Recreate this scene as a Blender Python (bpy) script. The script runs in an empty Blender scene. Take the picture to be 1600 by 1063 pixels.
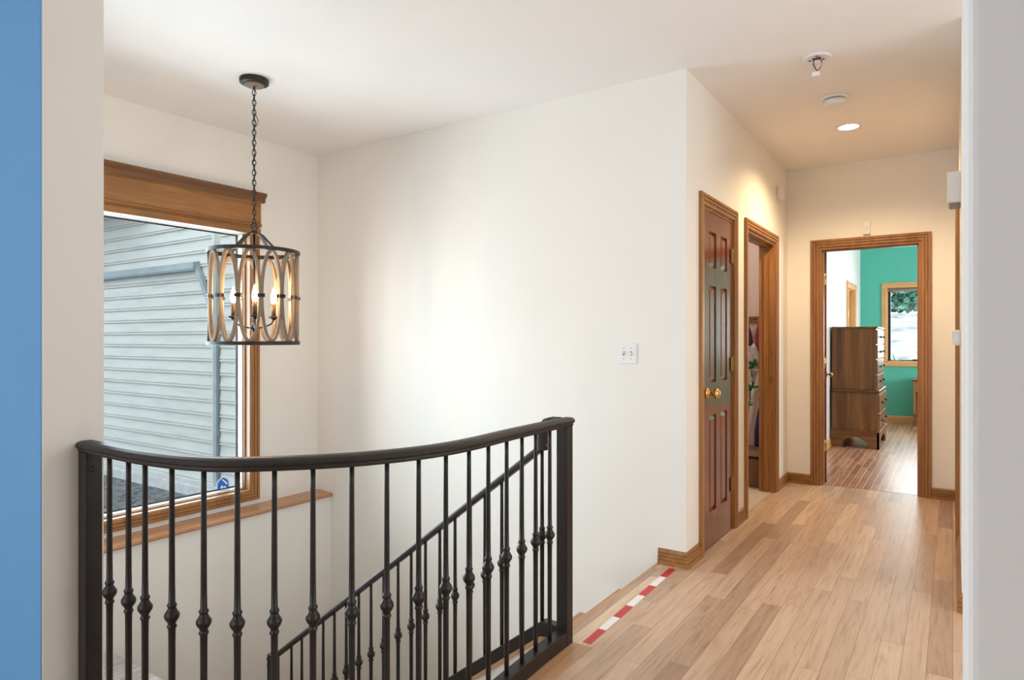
import bpy, math, random
from mathutils import Vector, Matrix
random.seed(7)
C = bpy.context.scene.collection
PI = math.pi
R = math.radians

# ------------------------------------------------------------------ materials
def new_mat(name):
    m = bpy.data.materials.new(name); m.use_nodes = True
    nt = m.node_tree
    return m, nt, nt.nodes['Principled BSDF']

def N(nt, t, **kw):
    n = nt.nodes.new(t)
    for k, v in kw.items():
        if k.startswith('i_'):
            n.inputs[k[2:].replace('_', ' ')].default_value = v
        else:
            setattr(n, k, v)
    return n

def L(nt, a, b): nt.links.new(a, b)

def obj_coord(nt, scale=(1, 1, 1)):
    tc = N(nt, 'ShaderNodeTexCoord'); mp = N(nt, 'ShaderNodeMapping')
    mp.inputs['Scale'].default_value = scale
    L(nt, tc.outputs['Object'], mp.inputs['Vector'])
    return mp.outputs['Vector']

def ramp(nt, fac, stops):
    r = N(nt, 'ShaderNodeValToRGB')
    el = r.color_ramp.elements
    while len(el) < len(stops): el.new(0.5)
    for e, (p, c) in zip(el, stops):
        e.position = p; e.color = (*c, 1)
    L(nt, fac, r.inputs['Fac'])
    return r.outputs['Color']

def add_bump(nt, bs, height, strength, dist=.002):
    b = N(nt, 'ShaderNodeBump'); b.inputs['Strength'].default_value = strength
    b.inputs['Distance'].default_value = dist
    L(nt, height, b.inputs['Height']); L(nt, b.outputs['Normal'], bs.inputs['Normal'])

def mat_plain(name, col, rough=.5, metal=0, noise=.04, scale=30, bump=0, spec=.5):
    m, nt, bs = new_mat(name)
    v = obj_coord(nt)
    n = N(nt, 'ShaderNodeTexNoise'); n.inputs['Scale'].default_value = scale; n.inputs['Detail'].default_value = 3
    L(nt, v, n.inputs['Vector'])
    a = tuple(max(0, c * (1 - noise)) for c in col); b = tuple(min(1, c * (1 + noise)) for c in col)
    L(nt, ramp(nt, n.outputs['Fac'], [(.3, a), (.7, b)]), bs.inputs['Base Color'])
    bs.inputs['Roughness'].default_value = rough; bs.inputs['Metallic'].default_value = metal
    bs.inputs['Specular IOR Level'].default_value = spec
    if bump: add_bump(nt, bs, n.outputs['Fac'], bump)
    return m

def mat_paint(name, col, rough=.6, bump=.12, scale=140):
    m, nt, bs = new_mat(name)
    v = obj_coord(nt)
    n = N(nt, 'ShaderNodeTexNoise'); n.inputs['Scale'].default_value = scale; n.inputs['Detail'].default_value = 2
    L(nt, v, n.inputs['Vector'])
    n2 = N(nt, 'ShaderNodeTexNoise'); n2.inputs['Scale'].default_value = 1.3
    L(nt, v, n2.inputs['Vector'])
    a = tuple(c * .985 for c in col); b = tuple(min(1, c * 1.01) for c in col)
    L(nt, ramp(nt, n2.outputs['Fac'], [(.3, a), (.7, b)]), bs.inputs['Base Color'])
    bs.inputs['Roughness'].default_value = rough
    bs.inputs['Specular IOR Level'].default_value = .3
    add_bump(nt, bs, n.outputs['Fac'], bump, .003)
    return m

def mat_wood(name, dark, light, axis='z', rough=.4, scale=1.0, spec=.5):
    """grain stretched along one axis"""
    m, nt, bs = new_mat(name)
    s = {'x': (2.2, 38, 38), 'y': (38, 2.2, 38), 'z': (38, 38, 2.2)}[axis]
    v = obj_coord(nt, tuple(q * scale for q in s))
    n = N(nt, 'ShaderNodeTexNoise'); n.inputs['Scale'].default_value = 1; n.inputs['Detail'].default_value = 6
    n.inputs['Roughness'].default_value = .65; n.inputs['Distortion'].default_value = .4
    L(nt, v, n.inputs['Vector'])
    v2 = obj_coord(nt, tuple(q * scale * .22 for q in s))
    n2 = N(nt, 'ShaderNodeTexNoise'); n2.inputs['Scale'].default_value = 1; n2.inputs['Detail'].default_value = 2
    L(nt, v2, n2.inputs['Vector'])
    mx = N(nt, 'ShaderNodeMath', operation='MULTIPLY_ADD'); mx.inputs[1].default_value = .6
    L(nt, n.outputs['Fac'], mx.inputs[0])
    mm = N(nt, 'ShaderNodeMath', operation='MULTIPLY'); mm.inputs[1].default_value = .4
    L(nt, n2.outputs['Fac'], mm.inputs[0]); L(nt, mm.outputs[0], mx.inputs[2])
    mid = tuple((a + b) / 2 for a, b in zip(dark, light))
    L(nt, ramp(nt, mx.outputs[0], [(.34, dark), (.5, mid), (.66, light)]), bs.inputs['Base Color'])
    bs.inputs['Roughness'].default_value = rough; bs.inputs['Specular IOR Level'].default_value = spec
    add_bump(nt, bs, n.outputs['Fac'], .08, .001)
    return m

def mat_planks(name, stops, w, ln, rough=.35, gap=(.12, .07, .04), gapw=.02, grain=.5, spec=.5, knots=True):
    """boards running along Y"""
    m, nt, bs = new_mat(name)
    tc = N(nt, 'ShaderNodeTexCoord'); sp = N(nt, 'ShaderNodeSeparateXYZ')
    L(nt, tc.outputs['Object'], sp.inputs[0])
    def M(op, a, b=None, c=None):
        k = N(nt, 'ShaderNodeMath', operation=op)
        for i, q in enumerate((a, b, c)):
            if q is None: continue
            if isinstance(q, (int, float)): k.inputs[i].default_value = q
            else: L(nt, q, k.inputs[i])
        return k.outputs[0]
    xs = M('DIVIDE', sp.outputs['X'], w)
    row = M('FLOOR', xs); fx = M('FRACT', xs)
    wn = N(nt, 'ShaderNodeTexWhiteNoise', noise_dimensions='1D'); L(nt, row, wn.inputs['W'])
    ys = M('ADD', M('DIVIDE', sp.outputs['Y'], ln), M('MULTIPLY', wn.outputs['Value'], 9.0))
    pk = M('FLOOR', ys); fy = M('FRACT', ys)
    cb = N(nt, 'ShaderNodeCombineXYZ'); L(nt, row, cb.inputs[0]); L(nt, pk, cb.inputs[1])
    w2 = N(nt, 'ShaderNodeTexWhiteNoise', noise_dimensions='2D'); L(nt, cb.outputs[0], w2.inputs['Vector'])
    rnd = w2.outputs['Value']
    base = ramp(nt, rnd, stops)
    # grain
    g = N(nt, 'ShaderNodeCombineXYZ')
    L(nt, M('MULTIPLY_ADD', rnd, 31.0, M('MULTIPLY', sp.outputs['X'], 30.0)), g.inputs[0])
    L(nt, M('MULTIPLY_ADD', rnd, 17.0, M('MULTIPLY', sp.outputs['Y'], 1.8)), g.inputs[1])
    n1 = N(nt, 'ShaderNodeTexNoise'); n1.inputs['Scale'].default_value = 1.6; n1.inputs['Detail'].default_value = 6
    n1.inputs['Roughness'].default_value = .7
    L(nt, g.outputs[0], n1.inputs['Vector'])
    # cathedral figure
    g2 = N(nt, 'ShaderNodeCombineXYZ')
    L(nt, M('MULTIPLY_ADD', rnd, 13.0, M('MULTIPLY', sp.outputs['X'], 9.0)), g2.inputs[0])
    L(nt, M('MULTIPLY_ADD', rnd, 29.0, M('MULTIPLY', sp.outputs['Y'], .75)), g2.inputs[1])
    nb = N(nt, 'ShaderNodeTexNoise'); nb.inputs['Scale'].default_value = 1.0; nb.inputs['Detail'].default_value = 1.5
    L(nt, g2.outputs[0], nb.inputs['Vector'])
    rings = M('ABSOLUTE', M('SUBTRACT', M('FRACT', M('MULTIPLY', nb.outputs['Fac'], 11.0)), .5))
    gr = M('ADD', M('MULTIPLY', n1.outputs['Fac'], .95), M('MULTIPLY', rings, .22))
    gcol = ramp(nt, gr, [(.36, (.50, .44, .40)), (.48, (.86, .84, .82)), (.60, (1.0, 1.0, 1.0)), (.72, (1.12, 1.11, 1.10))])
    mx = N(nt, 'ShaderNodeMix', data_type='RGBA', blend_type='MULTIPLY'); mx.inputs['Factor'].default_value = grain
    L(nt, base, mx.inputs[6]); L(nt, gcol, mx.inputs[7])
    # gaps
    ex = M('LESS_THAN', M('ABSOLUTE', M('SUBTRACT', fx, .5)), .5 - gapw / 2)
    ey = M('LESS_THAN', M('ABSOLUTE', M('SUBTRACT', fy, .5)), .5 - gapw * w / ln / 2)
    ok = M('MULTIPLY', ex, ey)
    mg = N(nt, 'ShaderNodeMix', data_type='RGBA'); L(nt, ok, mg.inputs['Factor'])
    mg.inputs[6].default_value = (*gap, 1); L(nt, mx.outputs[2], mg.inputs[7])
    L(nt, mg.outputs[2], bs.inputs['Base Color'])
    L(nt, M('MULTIPLY_ADD', n1.outputs['Fac'], .12, rough - .06), bs.inputs['Roughness'])
    bs.inputs['Specular IOR Level'].default_value = spec
    add_bump(nt, bs, M('ADD', ok, M('MULTIPLY', n1.outputs['Fac'], .12)), .25, .001)
    return m

def mat_siding(name):
    m, nt, bs = new_mat(name)
    v = obj_coord(nt, (1.3, 1, 9))
    n = N(nt, 'ShaderNodeTexNoise'); n.inputs['Scale'].default_value = 1.5; n.inputs['Detail'].default_value = 6; n.inputs['Roughness'].default_value = .7
    L(nt, v, n.inputs['Vector'])
    c1 = ramp(nt, n.outputs['Fac'], [(.25, (.36, .375, .37)), (.5, (.45, .46, .45)), (.75, (.50, .51, .495))])
    v2 = obj_coord(nt, (3, 3, 5))
    n2 = N(nt, 'ShaderNodeTexNoise'); n2.inputs['Scale'].default_value = 3.0; n2.inputs['Detail'].default_value = 2
    L(nt, v2, n2.inputs['Vector'])
    k = ramp(nt, n2.outputs['Fac'], [(.73, (1, 1, 1)), (.78, (.5, .5, .5))])
    mx = N(nt, 'ShaderNodeMix', data_type='RGBA', blend_type='MULTIPLY'); mx.inputs['Factor'].default_value = .8
    L(nt, c1, mx.inputs[6]); L(nt, k, mx.inputs[7]); L(nt, mx.outputs[2], bs.inputs['Base Color'])
    bs.inputs['Roughness'].default_value = .8
    add_bump(nt, bs, n.outputs['Fac'], .3, .004)
    return m

def mat_glass(name):
    m, nt, bs = new_mat(name); nt.nodes.remove(bs)
    out = nt.nodes['Material Output']
    fr = N(nt, 'ShaderNodeFresnel'); fr.inputs['IOR'].default_value = 1.25
    tr = N(nt, 'ShaderNodeBsdfTransparent'); tr.inputs['Color'].default_value = (.95, .98, .97, 1)
    gl = N(nt, 'ShaderNodeBsdfGlossy'); gl.inputs['Roughness'].default_value = .01
    mx = N(nt, 'ShaderNodeMixShader')
    L(nt, fr.outputs[0], mx.inputs[0]); L(nt, tr.outputs[0], mx.inputs[1]); L(nt, gl.outputs[0], mx.inputs[2])
    L(nt, mx.outputs[0], out.inputs[0])
    return m

def mat_emit(name, col, strength):
    m, nt, bs = new_mat(name)
    bs.inputs['Base Color'].default_value = (*col, 1)
    bs.inputs['Emission Color'].default_value = (*col, 1)
    bs.inputs['Emission Strength'].default_value = strength
    return m

def mat_foliage(name, c1, c2):
    m, nt, bs = new_mat(name)
    v = obj_coord(nt)
    n = N(nt, 'ShaderNodeTexNoise'); n.inputs['Scale'].default_value = 2.5; n.inputs['Detail'].default_value = 4
    L(nt, v, n.inputs['Vector'])
    L(nt, ramp(nt, n.outputs['Fac'], [(.35, c1), (.65, c2)]), bs.inputs['Base Color'])
    bs.inputs['Roughness'].default_value = .7
    return m

OAK_D, OAK_L = (.195, .080, .020), (.420, .195, .058)
M = {}
M['wall'] = mat_paint('warm_white_paint', (.83, .812, .770))
M['ceiling'] = mat_paint('ceiling_paint', (.87, .86, .845), bump=.2, scale=60)
M['blue'] = mat_paint('blue_paint', (.132, .355, .640), bump=.2)
M['teal'] = mat_paint('teal_paint', (.10, .50, .40))
M['bedwhite'] = mat_paint('white_paint', (.84, .84, .83))
M['closet'] = mat_paint('closet_paint', (.74, .66, .63))
for ax in 'xyz':
    M['oak_' + ax] = mat_wood('oak_' + ax, OAK_D, OAK_L, ax, .38)
    M['pine_' + ax] = mat_wood('pine_' + ax, (.62, .33, .13), (.80, .50, .24), ax, .4)
    M['light_oak_' + ax] = mat_wood('light_oak_' + ax, (.36, .19, .09), (.55, .33, .18), ax, .4)
    M['walnut_' + ax] = mat_wood('walnut_' + ax, (.075, .028, .009), (.29, .13, .046), ax, .42, .5, .35)
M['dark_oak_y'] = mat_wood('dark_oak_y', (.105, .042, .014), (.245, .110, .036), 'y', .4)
M['ledge_oak'] = mat_wood('ledge_oak', (.34, .15, .065), (.52, .27, .14), 'y', .22)
M['mahogany'] = mat_wood('mahogany', (.135, .032, .016), (.240, .064, .030), 'z', .17, spec=.6)
M['floor'] = mat_planks('oak_floor', [(0, (.36, .225, .15)), (.18, (.49, .335, .235)), (.4, (.56, .39, .275)), (.7, (.58, .405, .29)), (.9, (.62, .445, .315)), (1, (.68, .52, .37))], .083, 1.15, .36, gap=(.17, .10, .06), gapw=.018, grain=.6)
M['bedfloor'] = mat_planks('red_oak_floor', [(0, (.34, .15, .08)), (.5, (.46, .22, .125)), (1, (.56, .30, .18))], .057, .6, .30, gap=(.70, .58, .48), gapw=.07, grain=.7)
M['greywood'] = mat_planks('grey_planks', [(0, (.50, .47, .50)), (.5, (.60, .57, .60)), (1, (.70, .67, .70))], .09, 1.2, .35, gap=(.2, .17, .17), grain=.8)
M['iron'] = mat_plain('dark_bronze_iron', (.022, .018, .016), .42, .35, .25, 90, .15)
M['iron_smooth'] = mat_plain('dark_bronze_rail', (.026, .021, .019), .5, .2, .15, 60, .04)
M['driftwood'] = mat_wood('driftwood', (.16, .115, .08), (.33, .25, .18), 'z', .7, 1.5)
M['candle'] = mat_plain('bronze_candle_sleeve', (.10, .055, .03), .5, .2)
M['bulb'] = mat_emit('lit_bulb', (1, .62, .32), 190)
M['brass'] = mat_plain('polished_brass', (.80, .52, .17), .2, 1, .05)
M['old_brass'] = mat_plain('aged_brass', (.38, .24, .09), .35, 1, .15)
M['white'] = mat_plain('white_plastic', (.80, .80, .80), .35, 0, .01)
M['offwhite'] = mat_plain('offwhite_plastic', (.72, .70, .67), .4, 0, .02)
M['vinyl'] = mat_plain('white_vinyl', (.86, .86, .85), .4, 0, .01)
M['dark'] = mat_plain('dark_gasket', (.02, .02, .022), .5)
M['grey'] = mat_plain('grey_plastic', (.25, .25, .26), .5)
M['black'] = mat_plain('black_plastic', (.012, .012, .012), .4)
M['red'] = mat_plain('red_tape', (.52, .022, .030), .4, 0, .06, 60)
M['tapewhite'] = mat_plain('white_tape', (.80, .79, .79), .35, 0, .03, 60)
M['siding'] = mat_siding('weathered_grey_siding')
M['bandgrey'] = mat_plain('bluish_grey_trim', (.22, .27, .30), .7, 0, .15, 8, .1)
M['gravel'] = mat_plain('dark_asphalt', (.105, .11, .12), .95, 0, .8, 22, 1.0)
M['concrete'] = mat_plain('pale_concrete', (.42, .44, .45), .9, 0, .15, 12, .2)
M['hill'] = mat_plain('pale_gravel_slope', (.40, .42, .44), .95, 0, .45, 2.5, .3)
M['glass'] = mat_glass('window_glass')
M['signblue'] = mat_plain('blue_sticker', (.010, .16, .70), .4, 0, .02)
M['shade'] = mat_plain('grey_roller_shade', (.30, .27, .24), .8)
M['lamp'] = mat_emit('lit_lamp_lens', (1, .86, .66), 14)
M['leaf_a'] = mat_foliage('blue_green_needles', (.06, .19, .14), (.18, .38, .29))
M['leaf_b'] = mat_foliage('mid_green_leaves', (.08, .22, .12), (.22, .42, .24))
M['bark'] = mat_plain('bark', (.10, .07, .05), .9, 0, .3, 20, .5)
M['alu'] = mat_plain('aluminium', (.55, .55, .56), .35, .9, .05)
M['card'] = mat_plain('brown_cardboard', (.20, .115, .07), .8, 0, .08)
M['cardlid'] = mat_plain('tan_cardboard', (.33, .22, .14), .8, 0, .08)
M['bagred'] = mat_plain('crimson_paper', (.32, .03, .06), .5, 0, .3, 20)
M['bagplum'] = mat_plain('plum_paper', (.06, .02, .06), .5, 0, .3, 20)
M['bagsilver'] = mat_plain('silver_paper', (.55, .54, .56), .35, .2, .25, 25)
M['ribbon'] = mat_plain('green_ribbon', (.01, .16, .06), .3, 0, .3, 30)
M['bluecloth'] = mat_plain('blue_cloth', (.02, .04, .22), .8, 0, .2, 40)
M['paperroll'] = mat_plain('white_wrapping_paper', (.60, .57, .50), .5, 0, .15, 60)
M['carpet'] = mat_plain('pale_closet_floor', (.52, .46, .40), .9, 0, .1, 80)

# ------------------------------------------------------------------ mesh building
class MB:
    def __init__(s): s.v = []; s.f = []; s.mi = []; s.sm = []
    def add(s, vs, fs, mi=0, smooth=False):
        o = len(s.v); s.v += [Vector(p) for p in vs]
        for f in fs:
            s.f.append([i + o for i in f]); s.mi.append(mi); s.sm.append(smooth)
        return s
    def box(s, x0, x1, y0, y1, z0, z1, mi=0):
        x0, x1 = min(x0, x1), max(x0, x1); y0, y1 = min(y0, y1), max(y0, y1); z0, z1 = min(z0, z1), max(z0, z1)
        v = [(x0, y0, z0), (x1, y0, z0), (x1, y1, z0), (x0, y1, z0), (x0, y0, z1), (x1, y0, z1), (x1, y1, z1), (x0, y1, z1)]
        f = [(0, 3, 2, 1), (4, 5, 6, 7), (0, 1, 5, 4), (1, 2, 6, 5), (2, 3, 7, 6), (3, 0, 4, 7)]
        return s.add(v, f, mi)
    def prism(s, poly, a0, a1, axis='z', mi=0):
        """poly in the two other axes (cyclic order), extruded from a0 to a1"""
        def P(p, a): return {'z': (p[0], p[1], a), 'y': (p[0], a, p[1]), 'x': (a, p[0], p[1])}[axis]
        n = len(poly)
        v = [P(p, a0) for p in poly] + [P(p, a1) for p in poly]
        f = [tuple(range(n))[::-1], tuple(range(n, 2 * n))] + [(i, (i + 1) % n, n + (i + 1) % n, n + i) for i in range(n)]
        return s.add(v, f, mi)
    def tube(s, path, rad, seg=10, closed=False, mi=0, smooth=True, flat=None):
        """round tube along path; flat=(w,h) gives an elliptic section: w across (horizontal), h the other way"""
        pts = [Vector(p) for p in path]; n = len(pts)
        rr = rad if isinstance(rad, (list, tuple)) else [rad] * n
        vs = []
        for i, p in enumerate(pts):
            a = pts[(i - 1) % n] if (closed or i > 0) else p
            b = pts[(i + 1) % n] if (closed or i < n - 1) else p
            t = (b - a).normalized()
            ref = Vector((0, 0, 1)) if abs(t.z) < .95 else Vector((1, 0, 0))
            u = t.cross(ref).normalized(); w = u.cross(t)
            for k in range(seg):
                an = 2 * PI * k / seg
                vs.append(p + u * math.cos(an) * rr[i] + w * math.sin(an) * rr[i])
        fs = []
        for i in range(n if closed else n - 1):
            j = (i + 1) % n
            for k in range(seg):
                k2 = (k + 1) % seg
                fs.append((i * seg + k, i * seg + k2, j * seg + k2, j * seg + k))
        if not closed:
            fs.append(tuple(range(seg))[::-1]); fs.append(tuple((n - 1) * seg + k for k in range(seg)))
        return s.add(vs, fs, mi, smooth)
    def lathe(s, prof, c=(0, 0, 0), seg=24, mi=0, smooth=True, mat=None):
        """prof: (r, z) pairs about a vertical axis through c; mat turns it"""
        c = Vector(c); vs = []; n = len(prof)
        for r, z in prof:
            for k in range(seg):
                an = 2 * PI * k / seg
                q = Vector((r * math.cos(an), r * math.sin(an), z))
                if mat: q = mat @ q
                vs.append(c + q)
        fs = []
        for i in range(n - 1):
            for k in range(seg):
                k2 = (k + 1) % seg
                fs.append((i * seg + k, i * seg + k2, (i + 1) * seg + k2, (i + 1) * seg + k))
        fs.append(tuple(range(seg))[::-1]); fs.append(tuple((n - 1) * seg + k for k in range(seg)))
        return s.add(vs, fs, mi, smooth)
    def sweep(s, frames, prof, closed=False, mi=0, smooth=False):
        """frames: (origin, u, w); prof: (a, b) -> origin + a*u + b*w"""
        vs = []; n = len(prof); m = len(frames)
        for o, u, w in frames:
            o, u, w = Vector(o), Vector(u), Vector(w)
            vs += [o + u * a + w * b for a, b in prof]
        fs = []
        for i in range(m if closed else m - 1):
            j = (i + 1) % m
            for k in range(n):
                k2 = (k + 1) % n
                fs.append((i * n + k, i * n + k2, j * n + k2, j * n + k))
        if not closed:
            fs.append(tuple(range(n))[::-1]); fs.append(tuple((m - 1) * n + k for k in range(n)))
        return s.add(vs, fs, mi, smooth)
    def build(s, name, mats, parent=None, loc=None, bevel=0, seg=2):
        import bmesh
        o3 = Vector(loc) if loc is not None else (world_loc(parent) if parent else Vector())
        me = bpy.data.meshes.new(name)
        me.from_pydata([tuple(p - o3) for p in s.v], [], s.f)
        mats = mats if isinstance(mats, (list, tuple)) else [mats]
        for m in mats: me.materials.append(m)
        me.polygons.foreach_set('material_index', s.mi)
        me.polygons.foreach_set('use_smooth', s.sm)
        bm = bmesh.new(); bm.from_mesh(me)
        bmesh.ops.recalc_face_normals(bm, faces=bm.faces[:]); bm.to_mesh(me); bm.free()
        me.update()
        o = bpy.data.objects.new(name, me); C.objects.link(o)
        if parent:
            o.parent = parent
            if loc is not None: o.location = o3 - world_loc(parent)
        elif loc is not None: o.location = o3
        if bevel:
            b = o.modifiers.new('bevel', 'BEVEL'); b.width = bevel; b.segments = seg; b.limit_method = 'ANGLE'
            b.harden_normals = False
        return o

def world_loc(o):
    v = Vector()
    while o: v = v + o.location; o = o.parent
    return v

def tag(o, label, cat, group=None, kind=None):
    o['label'] = label; o['category'] = cat
    if group: o['group'] = group
    if kind: o['kind'] = kind
    return o

def thing(name, label, cat, loc=(0, 0, 0), group=None, kind=None):
    o = bpy.data.objects.new(name, None); C.objects.link(o); o.location = loc
    o.empty_display_size = .05
    return tag(o, label, cat, group, kind)

def struct(name, mb, mat, label, cat, bevel=0):
    return tag(mb.build(name, mat, bevel=bevel), label, cat, kind='structure')

def copy_child(o, parent, loc):
    c = o.copy(); C.objects.link(c); c.parent = parent; c.location = loc
    return c

CASING = [(0, 0), (0, .010), (.005, .014), (.018, .015), (.020, .010), (.023, .010), (.026, .018), (.040, .019), (.042, .013), (.045, .013), (.047, .020), (.060, .021), (.066, .017), (.066, 0)]
def casing(mb, org, a, nrm, a0, a1, z0, z1, prof=CASING, four=False, mi=0):
    """trim round an opening in a wall plane: a = unit axis along the wall, nrm = out of the wall"""
    org, a, nrm = Vector(org), Vector(a), Vector(nrm); z = Vector((0, 0, 1))
    def P(aa, zz, t): return org + a * aa + z * zz + nrm * t
    vs = []; n = len(prof)
    rings = [(-1, -1 if four else 0), (-1, 1), (1, 1), (1, -1 if four else 0)]
    for sa, sz in rings:
        for o, t in prof:
            aa = (a0 - o) if sa < 0 else (a1 + o)
            zz = (z1 + o) if sz > 0 else (z0 - (o if four else 0))
            vs.append(P(aa, zz, t))
    fs = []
    for i in range(4 if four else 3):
        j = (i + 1) % 4
        for k in range(n):
            k2 = (k + 1) % n
            fs.append((i * n + k, i * n + k2, j * n + k2, j * n + k))
    if not four:
        fs.append(tuple(range(n))[::-1]); fs.append(tuple(3 * n + k for k in range(n)))
    return mb.add(vs, fs, mi)

BASE = [(0, 0), (.019, 0), (.019, .024), (.012, .026), (.012, .030), (.017, .032), (.017, .044), (.011, .046), (.011, .050), (.015, .052), (.014, .062), (.008, .064), (.008, .068), (.012, .070), (.009, .082), (.004, .088), (0, .088)]
def baseboard(mb, pts, side=1, prof=BASE):
    """along wall points; side=+1: out is to the left of travel"""
    P = [Vector((x, y, 0)) for x, y in pts]; fr = []
    nn = []
    for i in range(len(P) - 1):
        d = (P[i + 1] - P[i]).normalized(); nn.append(Vector((-d.y, d.x, 0)) * side)
    for i, p in enumerate(P):
        if i == 0: u = nn[0]
        elif i == len(P) - 1: u = nn[-1]
        else:
            b = (nn[i - 1] + nn[i]); u = b / (b.dot(nn[i]))
        fr.append((p, u, (0, 0, 1)))
    return mb.sweep(fr, prof)

# ------------------------------------------------------------------ measures
ZC = 2.734
XL = -4.253          # window wall
YW = 3.49            # long white wall
XH = -1.207          # left wall of the hall
XR = .035            # right wall of the hall
YE = 6.12            # end wall of the hall
PY0, PY1 = .841, 1.021   # partition between the two rooms

# rail plan (front edge of the handrail), then its centre line
FRONT = [(-2.23, .938), (-2.075, .938), (-1.962, .938), (-1.882, .944), (-1.771, .960), (-1.667, .990), (-1.587, 1.037), (-1.518, 1.102), (-1.45, 1.175), (-1.388, 1.258),
         (-1.341, 1.347), (-1.304, 1.44), (-1.281, 1.537), (-1.272, 1.64), (-1.274, 1.747), (-1.283, 1.867), (-1.288, 1.972), (-1.291, 2.07), (-1.294, 2.178), (-1.294, 2.345)]
def offset(poly, d):
    out = []
    for i, p in enumerate(poly):
        a = Vector(poly[max(0, i - 1)]); b = Vector(poly[min(len(poly) - 1, i + 1)])
        t = (b - a).normalized(); n = Vector((-t.y, t.x))       # left of travel = stairwell side
        out.append((p[0] + n.x * d, p[1] + n.y * d))
    return out
CEN = offset(FRONT, .028)
def smooth(poly, k=4):
    out = []
    P = [Vector(p) for p in poly]
    for i in range(len(P) - 1):
        p0, p1, p2, p3 = P[max(0, i - 1)], P[i], P[i + 1], P[min(len(P) - 1, i + 2)]
        for j in range(k):
            t = j / k
            out.append(tuple(.5 * ((2 * p1) + (p2 - p0) * t + (2 * p0 - 5 * p1 + 4 * p2 - p3) * t * t + (3 * p1 - p0 - 3 * p2 + p3) * t ** 3)))
    out.append(tuple(P[-1])); return out
CS = smooth(CEN)

# ------------------------------------------------------------------ the setting
XN = -1.36           # top nosing of the stairs
RUN, RISE = .255, .195
strip_in = offset(CS, -.107)
strip_out = offset(CS, .065)
fl = MB()
poly = [(-4.5, -3.3), (3.3, -3.3), (3.3, 3.7), (.1, 3.7), (.1, 6.18), (-1.26, 6.18), (-1.26, 3.55), (XN, 3.55), (XN, 2.376)]
poly += [(strip_in[-1][0], 2.376)] + [p for p in strip_in[::-1] if p[0] > -2.29]
poly += [(-2.29, .859), (-4.5, .859)]
fl.prism(poly, -.28, 0)
struct('floor', fl, M['floor'], 'pale oak plank floor running down the hallway', 'floor')

nz = MB()
for i in range(len(CS) - 1):
    a, b, c, d = strip_out[i], strip_out[i + 1], strip_in[i + 1], strip_in[i]
    if i == len(CS) - 2: b = (b[0], 2.375); c = (c[0], 2.375)
    z0, z1 = -.28, .003
    nz.add([(*a, z0), (*b, z0), (*c, z0), (*d, z0), (*a, z1), (*b, z1), (*c, z1), (*d, z1)],
           [(0, 3, 2, 1), (4, 5, 6, 7), (0, 1, 5, 4), (2, 3, 7, 6)] + ([(0, 4, 7, 3)] if i == 0 else []) + ([(1, 2, 6, 5)] if i == len(CS) - 2 else []))
struct('trim_1', nz, M['light_oak_y'], 'oak edging strip under the curved black railing', 'floor edging')

# window wall (left) with its opening
WY0, WY1, WZ0, WZ1 = 1.12, 2.885, .147, 2.030
w = MB()
w.box(XL - .16, XL, PY0 + .05, WY0, -1.9, ZC); w.box(XL - .16, XL, WY1, YW + .12, -1.9, ZC)
w.box(XL - .16, XL, WY0, WY1, -1.9, WZ0); w.box(XL - .16, XL, WY0, WY1, WZ1, ZC)
w.box(XL, -4.095, PY1, YW, -1.9, .008)
struct('wall_left', w, M['wall'], 'stairwell wall holding the tall picture window', 'wall')
w = MB(); w.prism([(XL - .16, -1.9), (-1.327, -1.9), (-1.327, 0), (XH, 0), (XH, ZC), (XL - .16, ZC)], YW, YW + .12, 'y')
struct('wall_back', w, M['wall'], 'long bright wall behind the stairs with the light switch', 'wall')

# left wall of the hall with two doorways
D1 = (3.768, 4.400); D2 = (4.752, 5.632); DH = 2.040
w = MB()
for a, b in ((YW + .12, D1[0]), (D1[1], D2[0]), (D2[1], YE)): w.box(XH - .12, XH, a, b, -.1, ZC)
for a, b in (D1, D2): w.box(XH - .12, XH, a, b, DH, ZC)
struct('wall_hall_left', w, M['wall'], 'cream hallway wall with two wooden doorways', 'wall')
D3 = (-.950, -.205)
w = MB()
w.box(-2.3, D3[0], YE, YE + .12, -.1, 3.1); w.box(D3[1], 2.7, YE, YE + .12, -.1, 3.1); w.box(D3[0], D3[1], YE, YE + .12, DH, 3.1)
struct('wall_hall_end', w, M['wall'], 'tan wall closing the hallway round the bedroom doorway', 'wall')
D4 = (4.80, 5.48)
w = MB()
w.box(XR, XR + .12, 3.64, D4[0], -.1, ZC); w.box(XR, XR + .12, D4[1], YE, -.1, ZC); w.box(XR, XR + .12, D4[0], D4[1], DH, ZC)
w.box(XR + .12, 3.2, 3.64, 3.76, -.1, ZC)
struct('wall_hall_right', w, M['wall'], 'right hallway wall carrying the thermostat and chime box', 'wall')
# partition: blue towards the camera, warm white elsewhere
w = MB(); XP = -2.295
w.box(-4.5, XP, PY0 + .004, PY1, -1.9, ZC, 0)
w.box(-4.5, XP - .001, PY0, PY0 + .006, 0, ZC, 1)
struct('wall_near_left', w, [M['wall'], M['blue']], 'near partition, blue on its face and beige on its end', 'wall', .003)
w = MB(); w.box(.0105, 3.2, PY0, PY1, 0, ZC)
o = struct('wall_near_right', w, M['bedwhite'], 'near white wall end with a rounded corner at right', 'wall', .012)
o.modifiers['bevel'].segments = 4
w = MB()
BW = (-4.2, -.6, .4, 2.4)   # window behind the viewer
w.box(-4.5, BW[0], -3.3, -3.15, 0, ZC); w.box(BW[1], 3.3, -3.3, -3.15, 0, ZC)
w.box(BW[0], BW[1], -3.3, -3.15, 0, BW[2]); w.box(BW[0], BW[1], -3.3, -3.15, BW[3], ZC)
struct('wall_near_back', w, M['wall'], 'wall with a wide window behind the viewer', 'wall')
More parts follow.
